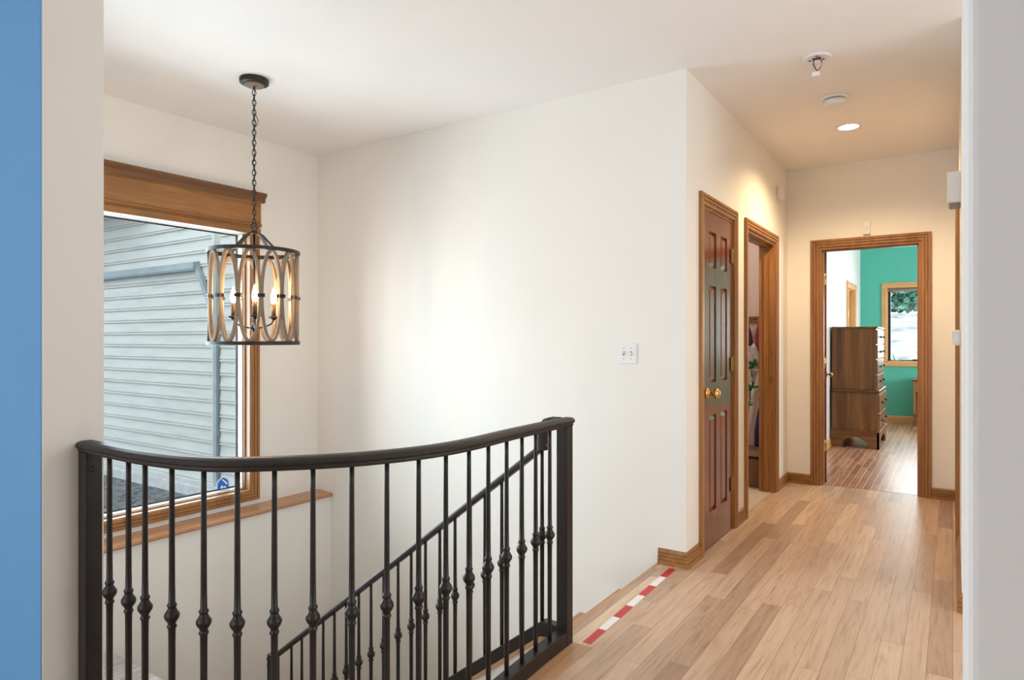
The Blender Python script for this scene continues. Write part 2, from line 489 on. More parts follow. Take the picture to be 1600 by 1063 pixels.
w = MB(); w.box(-4.62, -4.5, -3.3, PY1, -.3, ZC)
struct('wall_near_side', w, M['wall'], 'far left side wall of the blue room', 'wall')
w = MB(); w.box(3.2, 3.32, -3.3, 3.76, -.3, ZC)
struct('wall_right', w, M['wall'], 'outer right side wall', 'wall')
w = MB(); w.box(-1.3, -1.18, .86, YW, -1.9, -.28); w.box(-2.4, -1.18, .80, .86, -1.9, -.28)
struct('wall_stairwell', w, M['wall'], 'wall closing the stairwell below the upper floor', 'wall')
w = MB(); w.box(-4.62, 3.32, -3.3, YE + .12, ZC, ZC + .22)
struct('ceiling', w, M['ceiling'], 'white ceiling over hallway and stairwell', 'ceiling')
w = MB(); w.box(-4.5, -1.18, .8, YW + .1, -1.75, -1.56)
struct('floor_landing', w, M['floor'], 'lower landing at the foot of the stairs', 'floor')
w = MB(); w.box(-4.09, -2.55, PY1, 1.845, -.602, -.562)
struct('trim_2', w, M['greywood'], 'grey wooden ledge low in the stairwell corner', 'ledge', .004)
w = MB(); w.box(-4.09, -2.6, PY1, 1.80, -1.56, -.602)
struct('wall_ledge', w, M['wall'], 'boxed wall under the grey stairwell ledge', 'wall')

# closet behind the second doorway
w = MB()
w.box(-2.30, -2.18, 4.42, YE, -.1, 2.6); w.box(-2.18, XH - .12, 4.42, 4.54, -.1, 2.6); w.box(-2.18, XH - .12, 6.06, YE, 0, 2.6)
w.box(-2.30, XH - .12, 4.42, YE, 2.5, 2.6)
struct('wall_closet', w, M['closet'], 'dim mauve closet walls behind the open doorway', 'wall')
w = MB(); w.box(-2.2, XH - .03, 4.42, 6.1, -.1, .002)
struct('floor_closet', w, M['carpet'], 'pale closet floor behind the open doorway', 'floor')

# bedroom
BY = 11.583; BX = -1.205
W2 = (-.845, .55, .912, 2.062)
w = MB(); w.box(BX - .1, 2.7, YE + .07, BY + .1, -.12, 0)
struct('floor_bedroom', w, M['bedfloor'], 'glossy reddish narrow board floor of the bedroom', 'floor')
w = MB()
w.box(BX - .12, BX, YE + .12, 10.02, 0, 3.1); w.box(BX - .12, BX, 10.88, BY, 0, 3.1); w.box(BX - .12, BX, 10.02, 10.88, 2.0, 3.1)
struct('wall_bedroom_left', w, M['bedwhite'], 'bright white bedroom wall behind the tall chest', 'wall')
w = MB()
w.box(BX - .12, W2[0], BY, BY + .14, 0, 3.1); w.box(W2[1], 2.7, BY, BY + .14, 0, 3.1)
w.box(W2[0], W2[1], BY, BY + .14, 0, W2[2]); w.box(W2[0], W2[1], BY, BY + .14, W2[3], 3.1)
struct('wall_bedroom_back', w, M['teal'], 'teal bedroom wall around the pine window', 'wall')
w = MB(); SW = (7.6, 10.4, .7, 2.2)
w.box(2.6, 2.72, YE + .12, SW[0], 0, 3.1); w.box(2.6, 2.72, SW[1], BY, 0, 3.1)
w.box(2.6, 2.72, SW[0], SW[1], 0, SW[2]); w.box(2.6, 2.72, SW[0], SW[1], SW[3], 3.1)
struct('wall_bedroom_right', w, M['teal'], 'teal right wall of the bedroom', 'wall')
w = MB(); w.box(BX - .12, 2.72, YE, BY + .14, 3.1, 3.25)
struct('ceiling_bedroom', w, M['bedwhite'], 'white bedroom ceiling beyond the doorway', 'ceiling')

# baseboards
b = MB(); baseboard(b, [(XN - .005, YW), (XH, YW), (XH, D1[0] - .068)], -1)
struct('baseboard_corner', b, M['oak_y'], 'short oak baseboard wrapping the wall corner at the stair head', 'baseboard')
b = MB(); baseboard(b, [(XH, D1[1] + .068), (XH, D2[0] - .068)], -1)
struct('baseboard_left', b, M['oak_y'], 'short oak baseboard between the two hallway doorways', 'baseboard')
b = MB(); baseboard(b, [(XH, D2[1] + .068), (XH, YE), (D3[0] - .068, YE)], -1)
struct('baseboard_far', b, M['oak_y'], 'oak baseboard in the far hallway corner left of the bedroom', 'baseboard')
b = MB(); baseboard(b, [(D3[1] + .068, YE), (XR, YE), (XR, D4[1] + .068)], -1)
struct('baseboard_end', b, M['oak_x'], 'oak baseboard right of the bedroom doorway', 'baseboard')
b = MB(); baseboard(b, [(XR, D4[0] - .068), (XR, 3.64), (1.5, 3.64)], -1)
struct('baseboard_right', b, M['oak_y'], 'oak baseboard end beside the near white wall', 'baseboard')
b = MB(); baseboard(b, [(BX, 10.95), (BX, BY), (2.5, BY)], -1)
struct('baseboard_bedroom_back', b, M['pine_x'], 'pale pine baseboard under the teal wall', 'baseboard')
b = MB(); baseboard(b, [(BX, YE + .2), (BX, 9.95)], -1)
struct('baseboard_bedroom_left', b, M['pine_y'], 'pale pine baseboard along the white bedroom wall', 'baseboard')

# window ledge over the thick lower wall
w = MB()
w.prism([(XL, .008), (-4.088, .008), (-4.072, .014), (-4.066, .022), (-4.070, .034), (-4.082, .040), (XL, .046)], PY1, YW, 'y')
struct('trim_3', w, M['ledge_oak'], 'oak ledge running below the stairwell window', 'window ledge')

# stairwell window
win = thing('window_1', 'tall oak trimmed picture window looking at grey siding', 'window', (XL, 2.0, WZ0), kind='structure')
c = MB(); casing(c, (XL, 0, 0), (0, 1, 0), (1, 0, 0), WY0, WY1, WZ0, WZ1, four=True)
c.build('window_casing', M['oak_z'], win)
h = MB()
h.prism([(XL, 2.028), (XL + .020, 2.028), (XL + .020, 2.070), (XL + .010, 2.073), (XL + .010, 2.080), (XL + .034, 2.084), (XL + .034, 2.098), (XL + .022, 2.106), (XL + .022, 2.255), (XL + .030, 2.262), (XL, 2.262)], WY0 - .07, WY1 + .072, 'y')
h.build('header_board', M['oak_y'], win)
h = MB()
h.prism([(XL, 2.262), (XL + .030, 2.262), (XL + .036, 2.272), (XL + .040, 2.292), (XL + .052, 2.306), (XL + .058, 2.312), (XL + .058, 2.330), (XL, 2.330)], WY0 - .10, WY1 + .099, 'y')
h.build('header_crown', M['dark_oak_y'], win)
j = MB()
j.box(XL - .05, XL, WY1 - .006, WY1 + .02, WZ0, WZ1); j.box(XL - .05, XL, WY0 - .02, WY0 + .006, WZ0, WZ1)
j.box(XL - .05, XL, WY0, WY1, WZ0 - .02, WZ0 + .006)
j.build('window_jamb', M['light_oak_z'], win)
j = MB()
for (y0, y1, z0, z1) in ((WY1 - .016, WY1 + .02, WZ0, WZ1), (WY0 - .02, WY0 + .016, WZ0, WZ1), (WY0, WY1, WZ0 - .02, WZ0 + .014)):
    j.box(XL - .072, XL - .05, y0, y1, z0, z1)
j.build('window_stop', M['oak_z'], win)
j = MB()
for (y0, y1, z0, z1) in ((WY1 - .022, WY1 + .02, WZ0, WZ1), (WY0 - .02, WY0 + .022, WZ0, WZ1), (WY0, WY1, WZ0 - .02, WZ0 + .020), (WY0, WY1, WZ1 - .004, WZ1 + .02)):
    j.box(XL - .14, XL - .072, y0, y1, z0, z1)
j.build('window_frame', M['vinyl'], win)
j = MB()
for (y0, y1, z0, z1) in ((WY1 - .030, WY1 - .0225, WZ0 + .02, WZ1), (WY0 + .0225, WY0 + .030, WZ0 + .02, WZ1), (WY0 + .02, WY1 - .02, WZ0 + .0205, WZ0 + .028), (WY0 + .02, WY1 - .02, WZ1 - .012, WZ1 - .0045)):
    j.box(XL - .140, XL - .128, y0, y1, z0, z1)
j.build('glass_seal', M['dark'], win)
j = MB(); j.box(XL - .137, XL - .132, WY0 + .03, WY1 - .03, WZ0 + .028, WZ1 - .012)
j.build('window_pane', M['glass'], win)

# blue sticker on the pane
st = thing('window_sticker', 'small blue house shaped sticker low on the stairwell window pane', 'sticker', (XL - .1315, 2.75, WZ0 + .03))
sy, sz = 2.75, WZ0 + .029
def flat_x(pts, x0, x1): return MB().prism([(sy + a, sz + b) for a, b in pts], x0, x1, 'x')
flat_x([(-.052, -0.0000), (-.050, 0.0426), (-.036, 0.0607), (0, 0.0869), (.036, 0.0640), (.050, 0.0459), (.052, 0.0000)], XL - .1315, XL - .1305).build('sticker_border', M['tapewhite'], st)
flat_x([(-.045, 0.0000), (-.043, 0.0410), (-.031, 0.0566), (0, 0.0787), (.031, 0.0590), (.043, 0.0426), (.045, 0.0000)], XL - .1305, XL - .1295).build('sticker_face', M['signblue'], st)
sm_ = MB()
for pts in ([(-.010, .060), (-.003, .066), (.036, .030), (.030, .020)], [(-.022, 0), (-.014, .020), (-.006, .022), (0, .006), (0, 0)], [(.004, 0), (.004, .012), (.014, .014), (.024, .004), (.026, 0)]):
    sm_.prism([(sy + a, sz + b) for a, b in pts], XL - .1295, XL - .1285, 'x')
sm_.build('sticker_mark', M['tapewhite'], st)

# ------------------------------------------------------------------ doors
def six_panel(mb, w, h, t, P):
    """door slab local: a in 0..w, z in 0..h, thickness from 0 (back) to t (front); P maps (a, z, d) -> xyz"""
    def bx(a0, a1, z0, z1, d0, d1):
        v = [P(a, z, d) for a, z, d in ((a0, z0, d0), (a1, z0, d0), (a1, z1, d0), (a0, z1, d0), (a0, z0, d1), (a1, z0, d1), (a1, z1, d1), (a0, z1, d1))]
        mb.add(v, [(0, 3, 2, 1), (4, 5, 6, 7), (0, 1, 5, 4), (1, 2, 6, 5), (2, 3, 7, 6), (3, 0, 4, 7)])
    s = .108; mu = .095
    rows = [(.205, .790), (.985, 1.570), (1.680, 1.895)]
    bx(0, w, 0, h, .011, t - .011)
    for d0, d1 in ((t - .011, t), (0, .011)):
        bx(0, s, 0, h, d0, d1); bx(w - s, w, 0, h, d0, d1); [bx(w / 2 - mu / 2, w / 2 + mu / 2, r0, r1, d0, d1) for r0, r1 in rows]
        zz = [0] + [q for r in rows for q in r] + [h]
        for i in range(0, len(zz), 2): bx(s, w - s, zz[i], zz[i + 1], d0, d1)
    for z0, z1 in rows:
        for a0, a1 in ((s, w / 2 - mu / 2), (w / 2 + mu / 2, w - s)):
            for base, top in ((t - .011, t - .003), (.011, .003)):
                e, g = .006, .030
                o = [(a0 + e, z0 + e), (a1 - e, z0 + e), (a1 - e, z1 - e), (a0 + e, z1 - e)]
                i_ = [(a0 + g, z0 + g), (a1 - g, z0 + g), (a1 - g, z1 - g), (a0 + g, z1 - g)]
                v = [P(a, z, base) for a, z in o] + [P(a, z, top) for a, z in i_]
                mb.add(v, [(4, 5, 6, 7)] + [(k, (k + 1) % 4, 4 + (k + 1) % 4, 4 + k) for k in range(4)])
    return mb

def jamb(mb, org, a, nrm, a0, a1, h, depth, t=.02, stop=True, side=1):
    """lining inside a doorway, from the wall face back by depth"""
    org, a, nrm = Vector(org), Vector(a), Vector(nrm); z = Vector((0, 0, 1))
    def bx(p0, p1, z0, z1, d0, d1):
        v = [org + a * q + z * y - nrm * d for q, y, d in ((p0, z0, d0), (p1, z0, d0), (p1, z1, d0), (p0, z1, d0), (p0, z0, d1), (p1, z0, d1), (p1, z1, d1), (p0, z1, d1))]
        mb.add(v, [(0, 3, 2, 1), (4, 5, 6, 7), (0, 1, 5, 4), (1, 2, 6, 5), (2, 3, 7, 6), (3, 0, 4, 7)])
    bx(a0, a0 + t, 0, h, 0, depth); bx(a1 - t, a1, 0, h, 0, depth); bx(a0 + t, a1 - t, h - t, h, 0, depth)
    if stop:
        s0, s1 = stop
        bx(a0 + t, a0 + t + .012, 0, h - t, s0, s1); bx(a1 - t - .012, a1 - t, 0, h - t, s0, s1); bx(a0 + t + .012, a1 - t - .012, h - t - .012, h - t, s0, s1)

def hinge(name, parent, x, y, z, mat, leaf):
    """knuckle barrel and one leaf; leaf = (dx, dy) direction of the plate"""
    m = MB(); m.lathe([(.0, -.052), (.004, -.050), (.0075, -.045), (.0075, .045), (.004, .050), (0, .052)], (x, y, z), 10)
    lx, ly = leaf
    if abs(lx) > abs(ly): m.box(x, x + lx, y - .0015, y + .0015, z - .045, z + .045)
    else: m.box(x - .0015, x + .0015, y, y + ly, z - .045, z + .045)
    return m.build(name, mat, parent)

KNOB = [(.0, 0), (.030, 0), (.033, .004), (.030, .009), (.014, .013), (.011, .020), (.011, .034), (.016, .040), (.026, .046), (.031, .056), (.030, .066), (.022, .074), (.010, .078), (0, .0785)]
def knob(name, parent, loc, direction, mat, sc=1):
    q = Vector((0, 0, 1)).rotation_difference(Vector(direction)).to_matrix()
    m = MB(); m.lathe([(r * sc, z * sc) for r, z in KNOB], loc, 20, mat=q)
    return m.build(name, mat, parent)

# closed six panel door
d1 = thing('door_1', 'closed dark six panel wooden door with brass knob', 'door', (XH, sum(D1) / 2, 0), kind='structure')
c = MB(); casing(c, (XH, 0, 0), (0, 1, 0), (1, 0, 0), D1[0], D1[1], 0, DH)
c.build('door_casing', M['oak_z'], d1)
c = MB(); jamb(c, (XH, 0, 0), (0, 1, 0), (1, 0, 0), D1[0], D1[1], DH, .12, .018, (.040, .055))
c.build('door_jamb', M['oak_z'], d1)
c = MB(); DW = D1[1] - D1[0] - .036 - .006
six_panel(c, DW, 2.01, .036, lambda a, z, d: (XH - .037 + d, D1[0] + .021 + a, z + .008))
c.build('door_leaf', M['mahogany'], d1)
knob('door_knob', d1, (XH - .001, D1[0] + .021 + .062, .935), (1, 0, 0), M['brass'])
for z in (.30, 1.09, 1.80): hinge('hinge', d1, XH + .005, D1[1] - .018, z, M['old_brass'], (0, -.040))

# open doorway of the closet
d2 = thing('door_2', 'open oak doorway into the dim closet', 'doorway', (XH, sum(D2) / 2, 0), kind='structure')
c = MB(); casing(c, (XH, 0, 0), (0, 1, 0), (1, 0, 0), D2[0], D2[1], 0, DH)
c.build('door_casing', M['oak_z'], d2)
c = MB(); jamb(c, (XH, 0, 0), (0, 1, 0), (1, 0, 0), D2[0], D2[1], DH, .12, .018, (.045, .082))
c.build('door_jamb', M['oak_z'], d2)
c = MB(); c.box(XH - .035, XH - .008, D2[1] - .0195, D2[1] - .0175, .90, .955)
c.build('strike_plate', M['old_brass'], d2)

# bedroom doorway with its leaf swung in
d3 = thing('door_3', 'oak bedroom doorway with its dark door swung inward', 'door', (sum(D3) / 2, YE, 0), kind='structure')
c = MB(); casing(c, (0, YE, 0), (1, 0, 0), (0, -1, 0), D3[0], D3[1], 0, DH)
c.build('door_casing', M['oak_z'], d3)
c = MB(); jamb(c, (0, YE, 0), (1, 0, 0), (0, -1, 0), D3[0], D3[1], DH, .12, .018, (.035, .075))
c.build('door_jamb', M['oak_z'], d3)
an = R(98.5); hx, hy = D3[0] + .038, YE + .135
c = MB()
ca, sa = math.cos(an), math.sin(an)
six_panel(c, .70, 2.01, .036, lambda a, z, d: (hx + ca * a - sa * (-d) - .036, hy + sa * a + ca * (-d), z + .008))
leaf3 = c.build('door_leaf', M['mahogany'], d3)
for z in (.33, 1.05, 1.78):
    hinge('hinge', d3, D3[0] + .026, YE + .124, z, M['brass'], (0, -.034))
knob('door_knob', d3, (hx + ca * .64 + .002, hy + sa * .64, .92), (1, 0, 0), M['old_brass'], .7)

# side door in the right wall
d4 = thing('door_4', 'closed door in the right hallway wall seen edge on', 'door', (XR, sum(D4) / 2, 0), kind='structure')
c = MB(); casing(c, (XR, 0, 0), (0, 1, 0), (-1, 0, 0), D4[0], D4[1], 0, DH)
c.build('door_casing', M['oak_z'], d4)
c = MB(); jamb(c, (XR, 0, 0), (0, 1, 0), (-1, 0, 0), D4[0], D4[1], DH, .12, .018, (.045, .06))
c.build('door_jamb', M['oak_z'], d4)
c = MB(); six_panel(c, D4[1] - D4[0] - .042, 2.01, .036, lambda a, z, d: (XR + .100 - d, D4[0] + .021 + a, z + .008))
c.build('door_leaf', M['mahogany'], d4)

# pine doorway on the bedroom's left wall
d5 = thing('door_5', 'pale pine cased doorway in the white bedroom wall', 'doorway', (BX, 10.45, 0), kind='structure')
c = MB(); casing(c, (BX, 0, 0), (0, 1, 0), (1, 0, 0), 10.02, 10.88, 0, 2.0)
c.build('door_casing', M['pine_z'], d5)
c = MB(); jamb(c, (BX, 0, 0), (0, 1, 0), (1, 0, 0), 10.02, 10.88, 2.0, .12, .018, (.045, .06))
c.build('door_jamb', M['pine_z'], d5)
c = MB(); six_panel(c, .818, 1.965, .036, lambda a, z, d: (BX - .10 + d, 10.041 + a, z + .008))
c.build('door_leaf', M['pine_z'], d5)

# bedroom window
w2 = thing('window_2', 'pine framed bedroom window in the teal wall', 'window', ((W2[0] + W2[1]) / 2, BY, W2[2]), kind='structure')
c = MB(); casing(c, (0, BY, 0), (1, 0, 0), (0, -1, 0), W2[0], W2[1], W2[2], W2[3], four=True)
c.build('window_casing', M['pine_x'], w2)
c = MB()
for (x0, x1, z0, z1) in ((W2[0], W2[0] + .014, W2[2], W2[3]), (W2[1] - .014, W2[1], W2[2], W2[3]), (W2[0], W2[1], W2[3] - .014, W2[3]), (W2[0], W2[1], W2[2], W2[2] + .018)):
    c.box(x0, x1, BY, BY + .14, z0, z1)
c.build('window_jamb', M['pine_z'], w2)
c = MB()
for (x0, x1, z0, z1) in ((W2[0] + .014, W2[0] + .05, W2[2], W2[3]), (W2[1] - .05, W2[1] - .014, W2[2], W2[3]), (W2[0], W2[1], W2[3] - .05, W2[3] - .014), (W2[0], W2[1], W2[2] + .018, W2[2] + .034)):
    c.box(x0, x1, BY + .075, BY + .11, z0, z1)
c.build('window_frame', M['black'], w2)
c = MB(); c.box(W2[0] + .04, W2[1] - .04, BY + .09, BY + .095, W2[2] + .02, W2[3] - .04); c.build('window_pane', M['glass'], w2)
c = MB(); c.tube([(W2[0] + .10, BY + .055, W2[2] + .02), (W2[0] + .105, BY + .035, W2[2] + .04), (W2[0] + .085, BY + .02, W2[2] + .105)], .007, 8)
c.box(W2[0] + .05, W2[0] + .16, BY + .03, BY + .075, W2[2] + .018, W2[2] + .032)
c.build('window_crank', M['grey'], w2)
c = MB(); c.box(W2[0] + .34, W2[0] + .41, BY + .045, BY + .074, W2[2] + .02, W2[2] + .045); c.build('window_lock', M['black'], w2)
c = MB(); c.tube([(W2[0] + .02, BY + .035, W2[3] - .040), (W2[1] - .02, BY + .035, W2[3] - .040)], .026, 12)
c.build('roller_shade', M['shade'], w2)
# side window of the bedroom (lets daylight in from the right)
w3 = thing('window_3', 'side window of the bedroom out of sight on the right', 'window', (2.6, 9, .7), kind='structure')
c = MB(); casing(c, (2.6, 0, 0), (0, 1, 0), (-1, 0, 0), SW[0], SW[1], SW[2], SW[3], four=True)
c.build('window_casing', M['pine_y'], w3)
w4 = thing('window_4', 'wide window behind the viewer in the blue room', 'window', (-.5, -3.15, .4), kind='structure')
c = MB(); casing(c, (0, -3.15, 0), (1, 0, 0), (0, 1, 0), BW[0], BW[1], BW[2], BW[3], four=True)
c.build('window_casing', M['oak_x'], w4)

# ------------------------------------------------------------------ stairs
sc_ = thing('staircase', 'oak staircase going down along the bright wall', 'stairs', (XN, 2.9, -1.56), kind='structure')
SY0, SY1 = 2.40, YW
def tread_prof(xn, xb, zt):
    return [(xb, zt - .027), (xn + .008, zt - .027), (xn + .001, zt - .020), (xn, zt - .012), (xn + .003, zt - .003), (xn + .012, zt), (xb, zt)]
for k in range(1, 8):
    m = MB(); xn = XN - RUN * k
    m.prism(tread_prof(xn, XN - RUN * (k - 1) + .028, -RISE * k), SY0, SY1, 'y')
    m.build('tread', M['light_oak_y'], sc_)
for k in range(0, 8):
    m = MB(); xn = XN - RUN * k + .028
    m.box(xn, xn + .018, SY0, SY1, -RISE * (k + 1), -RISE * k - (.027 if k else .0271))
    m.build('riser', M['wall'], sc_)
m = MB(); m.prism([(XN + .003, -.027)] + [(XN - .004 + a, b) for a, b in ((-.012, -.027), (-.019, -.02), (-.02, -.012), (-.017, -.003), (-.008, .0005))] + [(XN + .003, .0005)], 2.38, SY1, 'y')
m.build('top_nosing', M['light_oak_y'], sc_)
def nose_z(x): return (x - XN) * RISE / RUN
m = MB(); x1 = XN - RUN * 8
m.prism([(-1.375, -.30), (-1.375, -.006), (-1.43, -.006), (x1, nose_z(x1) + .035), (x1, -1.56), (x1 + .35, -1.56)], 2.295, 2.40, 'y')
m.build('stringer', M['wall'], sc_)
m = MB()
m.prism([(-1.375, -.006), (-1.43, -.006), (x1 - .01, nose_z(x1) + .035), (x1 - .01, nose_z(x1) + .055), (-1.427, .014), (-1.375, .014)], 2.283, 2.408, 'y')
m.build('stringer_cap', M['light_oak_x'], sc_)

# ------------------------------------------------------------------ railings
RAILP = [(-.020, -.036), (.020, -.036), (.023, -.030), (.023, -.024), (.030, -.018), (.031, -.011), (.026, -.004), (.014, 0), (-.014, 0), (-.026, -.004), (-.031, -.011), (-.030, -.018), (-.023, -.024), (-.023, -.030)]
ZR = .930
def path_frames(pts, z):
    fr = []
    for i, p in enumerate(pts):
        a = Vector(pts[max(0, i - 1)]); b = Vector(pts[min(len(pts) - 1, i + 1)])
        t = (b - a).normalized(); fr.append(((p[0], p[1], z), (-t.y, t.x, 0), (0, 0, 1)))
    return fr
cr = thing('balcony_railing', 'black iron railing curving round the open stairwell', 'railing', (-1.6, 1.3, .003))
PR = (-1.322, 2.345); PL = (-2.263, .966)
m = MB(); m.sweep(path_frames([(PL[0] - .03, .966)] + [p for p in CS if p[0] > -2.2 or p[1] > 1.2] + [(PR[0], PR[1] + .032)], ZR), RAILP, smooth=False)
rail = m.build('handrail', M['iron_smooth'], cr)
m = MB()
CH = [(-.025, .0), (.025, 0), (.025, .058), (-.025, .058)]
m.sweep(path_frames([(PL[0] + .024, .966)] + [p for p in CS if p[0] > -2.2 or p[1] > 1.2][:-1] + [(PR[0], PR[1] - .026)], .003), CH)
m.build('base_bar', M['iron'], cr, bevel=.003)
for (x, y) in (PL, PR):
    m = MB(); m.box(x - .025, x + .025, y - .025, y + .025, .003, ZR - .034)
    m.build('post', M['iron'], cr, bevel=.003)
m = MB(); m.lathe([(0, 0), (.010, 0), (.009, .004), (.005, .007), (0, .0075)], (PL[0] + .025, PL[1] - .004, .845), 12, mat=Matrix.Rotation(R(90), 3, 'Y'))
m.build('bolt', M['iron_smooth'], cr)

def baluster_mesh(h, name):
    """turned iron bar with a knuckle at mid height"""
    k = h / 2; r = .0072
    prof = [(0, 0), (r + .001, 0), (r + .0015, .05), (r + .002, k - .075), (r + .0025, k - .038), (.0125, k - .034), (.0135, k - .030), (.0115, k - .027), (.0100, k - .023), (.0125, k - .018),
            (.0185, k - .009), (.0205, k - .001), (.0195, k + .005), (.0150, k + .012), (.0115, k + .018), (.0105, k + .021), (.0125, k + .025), (.0135, k + .028), (.0120, k + .032), (r + .0018, k + .036), (r + .001, k + .09), (r, h - .06), (r, h), (0, h)]
    m = MB(); m.lathe(prof, (0, 0, 0), 12)
    return m.build(name, M['iron'], loc=(0, 0, 0))
proto = baluster_mesh(ZR - .034 - .058, 'baluster')
first = True
def on_centre(p):
    best = None
    for a, b in zip(CS[:-1], CS[1:]):
        ax, ay, bx, by = *a, *b
        ca, cb = ax * p[1] - ay * p[0], bx * p[1] - by * p[0]
        if ca * cb <= 0 and ca != cb:
            t = ca / (ca - cb); q = (ax + (bx - ax) * t, ay + (by - ay) * t)
            d = math.hypot(q[0] - p[0], q[1] - p[1])
            if best is None or d < best[0]: best = (d, q)
    return best[1]
for p in [on_centre(q) for q in FRONT[1:-1]]:
    lc = Vector((p[0], p[1], .061)) - Vector(cr.location)
    if first: proto.parent = cr; proto.location = lc; first = False
    else: copy_child(proto, cr, lc)

sr = thing('stair_railing', 'black iron railing sloping down beside the stairs', 'railing', (-2.2, 2.345, -.6))
SYR = 2.345; XT = -1.425; SLP = .762; XB = -3.215
def rz(x): return .820 + (x - XT) * SLP          # top of sloping rail
SP = [(-.018, -.026), (.018, -.026), (.022, -.020), (.022, -.008), (.014, 0), (-.014, 0), (-.022, -.008), (-.022, -.020)]
m = MB()
nx, nzv = -SLP / math.hypot(1, SLP), 1 / math.hypot(1, SLP)
m.sweep([((XT + .012, SYR, rz(XT + .012)), (0, 1, 0), (nx, 0, nzv)), ((XB - .03, SYR, rz(XB - .03)), (0, 1, 0), (nx, 0, nzv))], SP)
m.build('handrail', M['iron_smooth'], sr)
m = MB()   # level piece at the top with its turned-down end
m.sweep([((PR[0] - .026, SYR, ZR), (0, 1, 0), (0, 0, 1)), ((-1.385, SYR, ZR), (0, 1, 0), (.1, 0, 1)), ((-1.412, SYR, ZR - .008), (0, 1, 0), (-.45, 0, .9)), ((-1.432, SYR, ZR - .030), (0, 1, 0), (-.85, 0, .5)), ((-1.440, SYR, ZR - .060), (0, 1, 0), (-1, 0, .05)), ((-1.440, SYR, rz(-1.425) - .03), (0, 1, 0), (-1, 0, 0))], [(a * 1.1, b) for a, b in RAILP])
m.build('rail_return', M['iron_smooth'], sr)
m = MB()
zc0 = .075
m.prism([(PR[0] - .0255, zc0 - .055), (PR[0] - .0255, zc0), (-1.425, zc0), (XB, zc0 + (XB + 1.425) * SLP), (XB, zc0 - .062 + (XB + 1.425) * SLP), (-1.425 + .008, zc0 - .055)], SYR - .022, SYR + .022, 'y')
m.build('base_bar', M['iron'], sr, bevel=.003)
m = MB(); m.box(XB - .05, XB, SYR - .025, SYR + .025, -1.56, rz(XB) - .01)
m.build('newel_post', M['iron'], sr, bevel=.003)
m = MB(); m.tube([(XB - .028, SYR, rz(XB - .03) - .012), (XB - .055, SYR, rz(XB) - .05), (XB - .062, SYR, rz(XB) - .09)], [.02, .022, .016], 10)
m.build('rail_scroll', M['iron_smooth'], sr)
proto = None
for k, px in enumerate((-.610, -.655, -.698, -.737, -.772, -.810, -.849, -.887, -.926, -.963, -1.005, -1.043, -1.081, -1.121, -1.160, -1.198, -1.236, -1.274, -1.312)):
    x = px * SYR
    if proto is None:
        h = rz(x) - .03 - (zc0 + (x + 1.425) * SLP) + .012
        proto = baluster_mesh(h, 'baluster')
    zb = zc0 + min(0, (x + 1.425) * SLP)
    lc = Vector((x, SYR, zb - .004)) - Vector(sr.location)
    if k == 0: proto.parent = sr; proto.location = lc
    else: copy_child(proto, sr, lc)

# ------------------------------------------------------------------ floor tape
tp = thing('warning_tape', 'red and white striped warning tape on the floor at the stair head', 'tape', (-1.27, 2.92, .0))
ys = [2.402 + i * (3.447 - 2.402) / 7 for i in range(8)]
for i in range(7):
    f = lambda y: -1.250 - (y - 2.402) * .017
    m = MB()
    y0, y1 = ys[i], ys[i + 1]
    m.add([(f(y0) - .018, y0, .0002), (f(y0) + .018, y0, .0002), (f(y1) + .018, y1, .0002), (f(y1) - .018, y1, .0002),
           (f(y0) - .018, y0, .0012), (f(y0) + .018, y0, .0012), (f(y1) + .018, y1, .0012), (f(y1) - .018, y1, .0012)],
          [(0, 3, 2, 1), (4, 5, 6, 7), (0, 1, 5, 4), (1, 2, 6, 5), (2, 3, 7, 6), (3, 0, 4, 7)])
    o = m.build('tape_stripe', M['red'] if i % 2 == 0 else M['tapewhite'], tp)
    o['label'] = 'red tape stripe' if i % 2 == 0 else 'white tape stripe'

# ------------------------------------------------------------------ chandelier
CX, CY = -3.295, 2.258
ch = thing('chandelier', 'lit drum chandelier of wooden ovals hanging on a chain', 'chandelier', (CX, CY, 1.22))
VA = math.atan2(-CY, -CX)     # direction towards the viewer
def pol(r, deg, z):           # deg measured from the viewer side, positive to the viewer's right
    a = VA + R(deg); return (CX + r * math.cos(a), CY + r * math.sin(a), z)
m = MB(); m.lathe([(0, ZC), (.078, ZC), (.080, ZC - .006), (.078, ZC - .024), (.070, ZC - .029), (0, ZC - .029)], (CX, CY, 0), 32)
can = m.build('canopy', M['iron'], ch)
m = MB(); m.lathe([(0, ZC - .029), (.054, ZC - .029), (.054, ZC - .037), (.050, ZC - .040), (0, ZC - .040)], (CX, CY, 0), 32)
m.build('canopy_plate', M['driftwood'], can)
m = MB()
z = ZC - .040; i = 0; pitch = .0285
m.tube([(CX, CY, z), (CX, CY, z - .02)], .005, 8)
z -= .024
while z > 1.905:
    a = VA + (PI / 2 if i % 2 == 0 else 0) + .25
    ring = []
    for t in range(16):
        q = 2 * PI * t / 16
        ring.append((CX + math.cos(a) * .0100 * math.cos(q), CY + math.sin(a) * .0100 * math.cos(q), z + .0185 * math.sin(q) - .012))
    m.tube(ring, .0028, 6, closed=True)
    z -= pitch; i += 1
ring = [(CX + math.cos(VA + PI / 2) * .016 * math.cos(2 * PI * t / 20), CY + math.sin(VA + PI / 2) * .016 * math.cos(2 * PI * t / 20), 1.893 + .024 * math.sin(2 * PI * t / 20)) for t in range(20)]
m.tube(ring, .0035, 8, closed=True)
m.build('chain', M['iron'], ch)
m = MB()
zz = [ZC - .05 - k * .035 for k in range(24)]
m.tube([(CX + .005 * math.sin(k * 1.9), CY + .005 * math.cos(k * 2.3), q) for k, q in enumerate(zz)], .0022, 6)
u = Vector((math.cos(VA + PI / 2), math.sin(VA + PI / 2), 0))
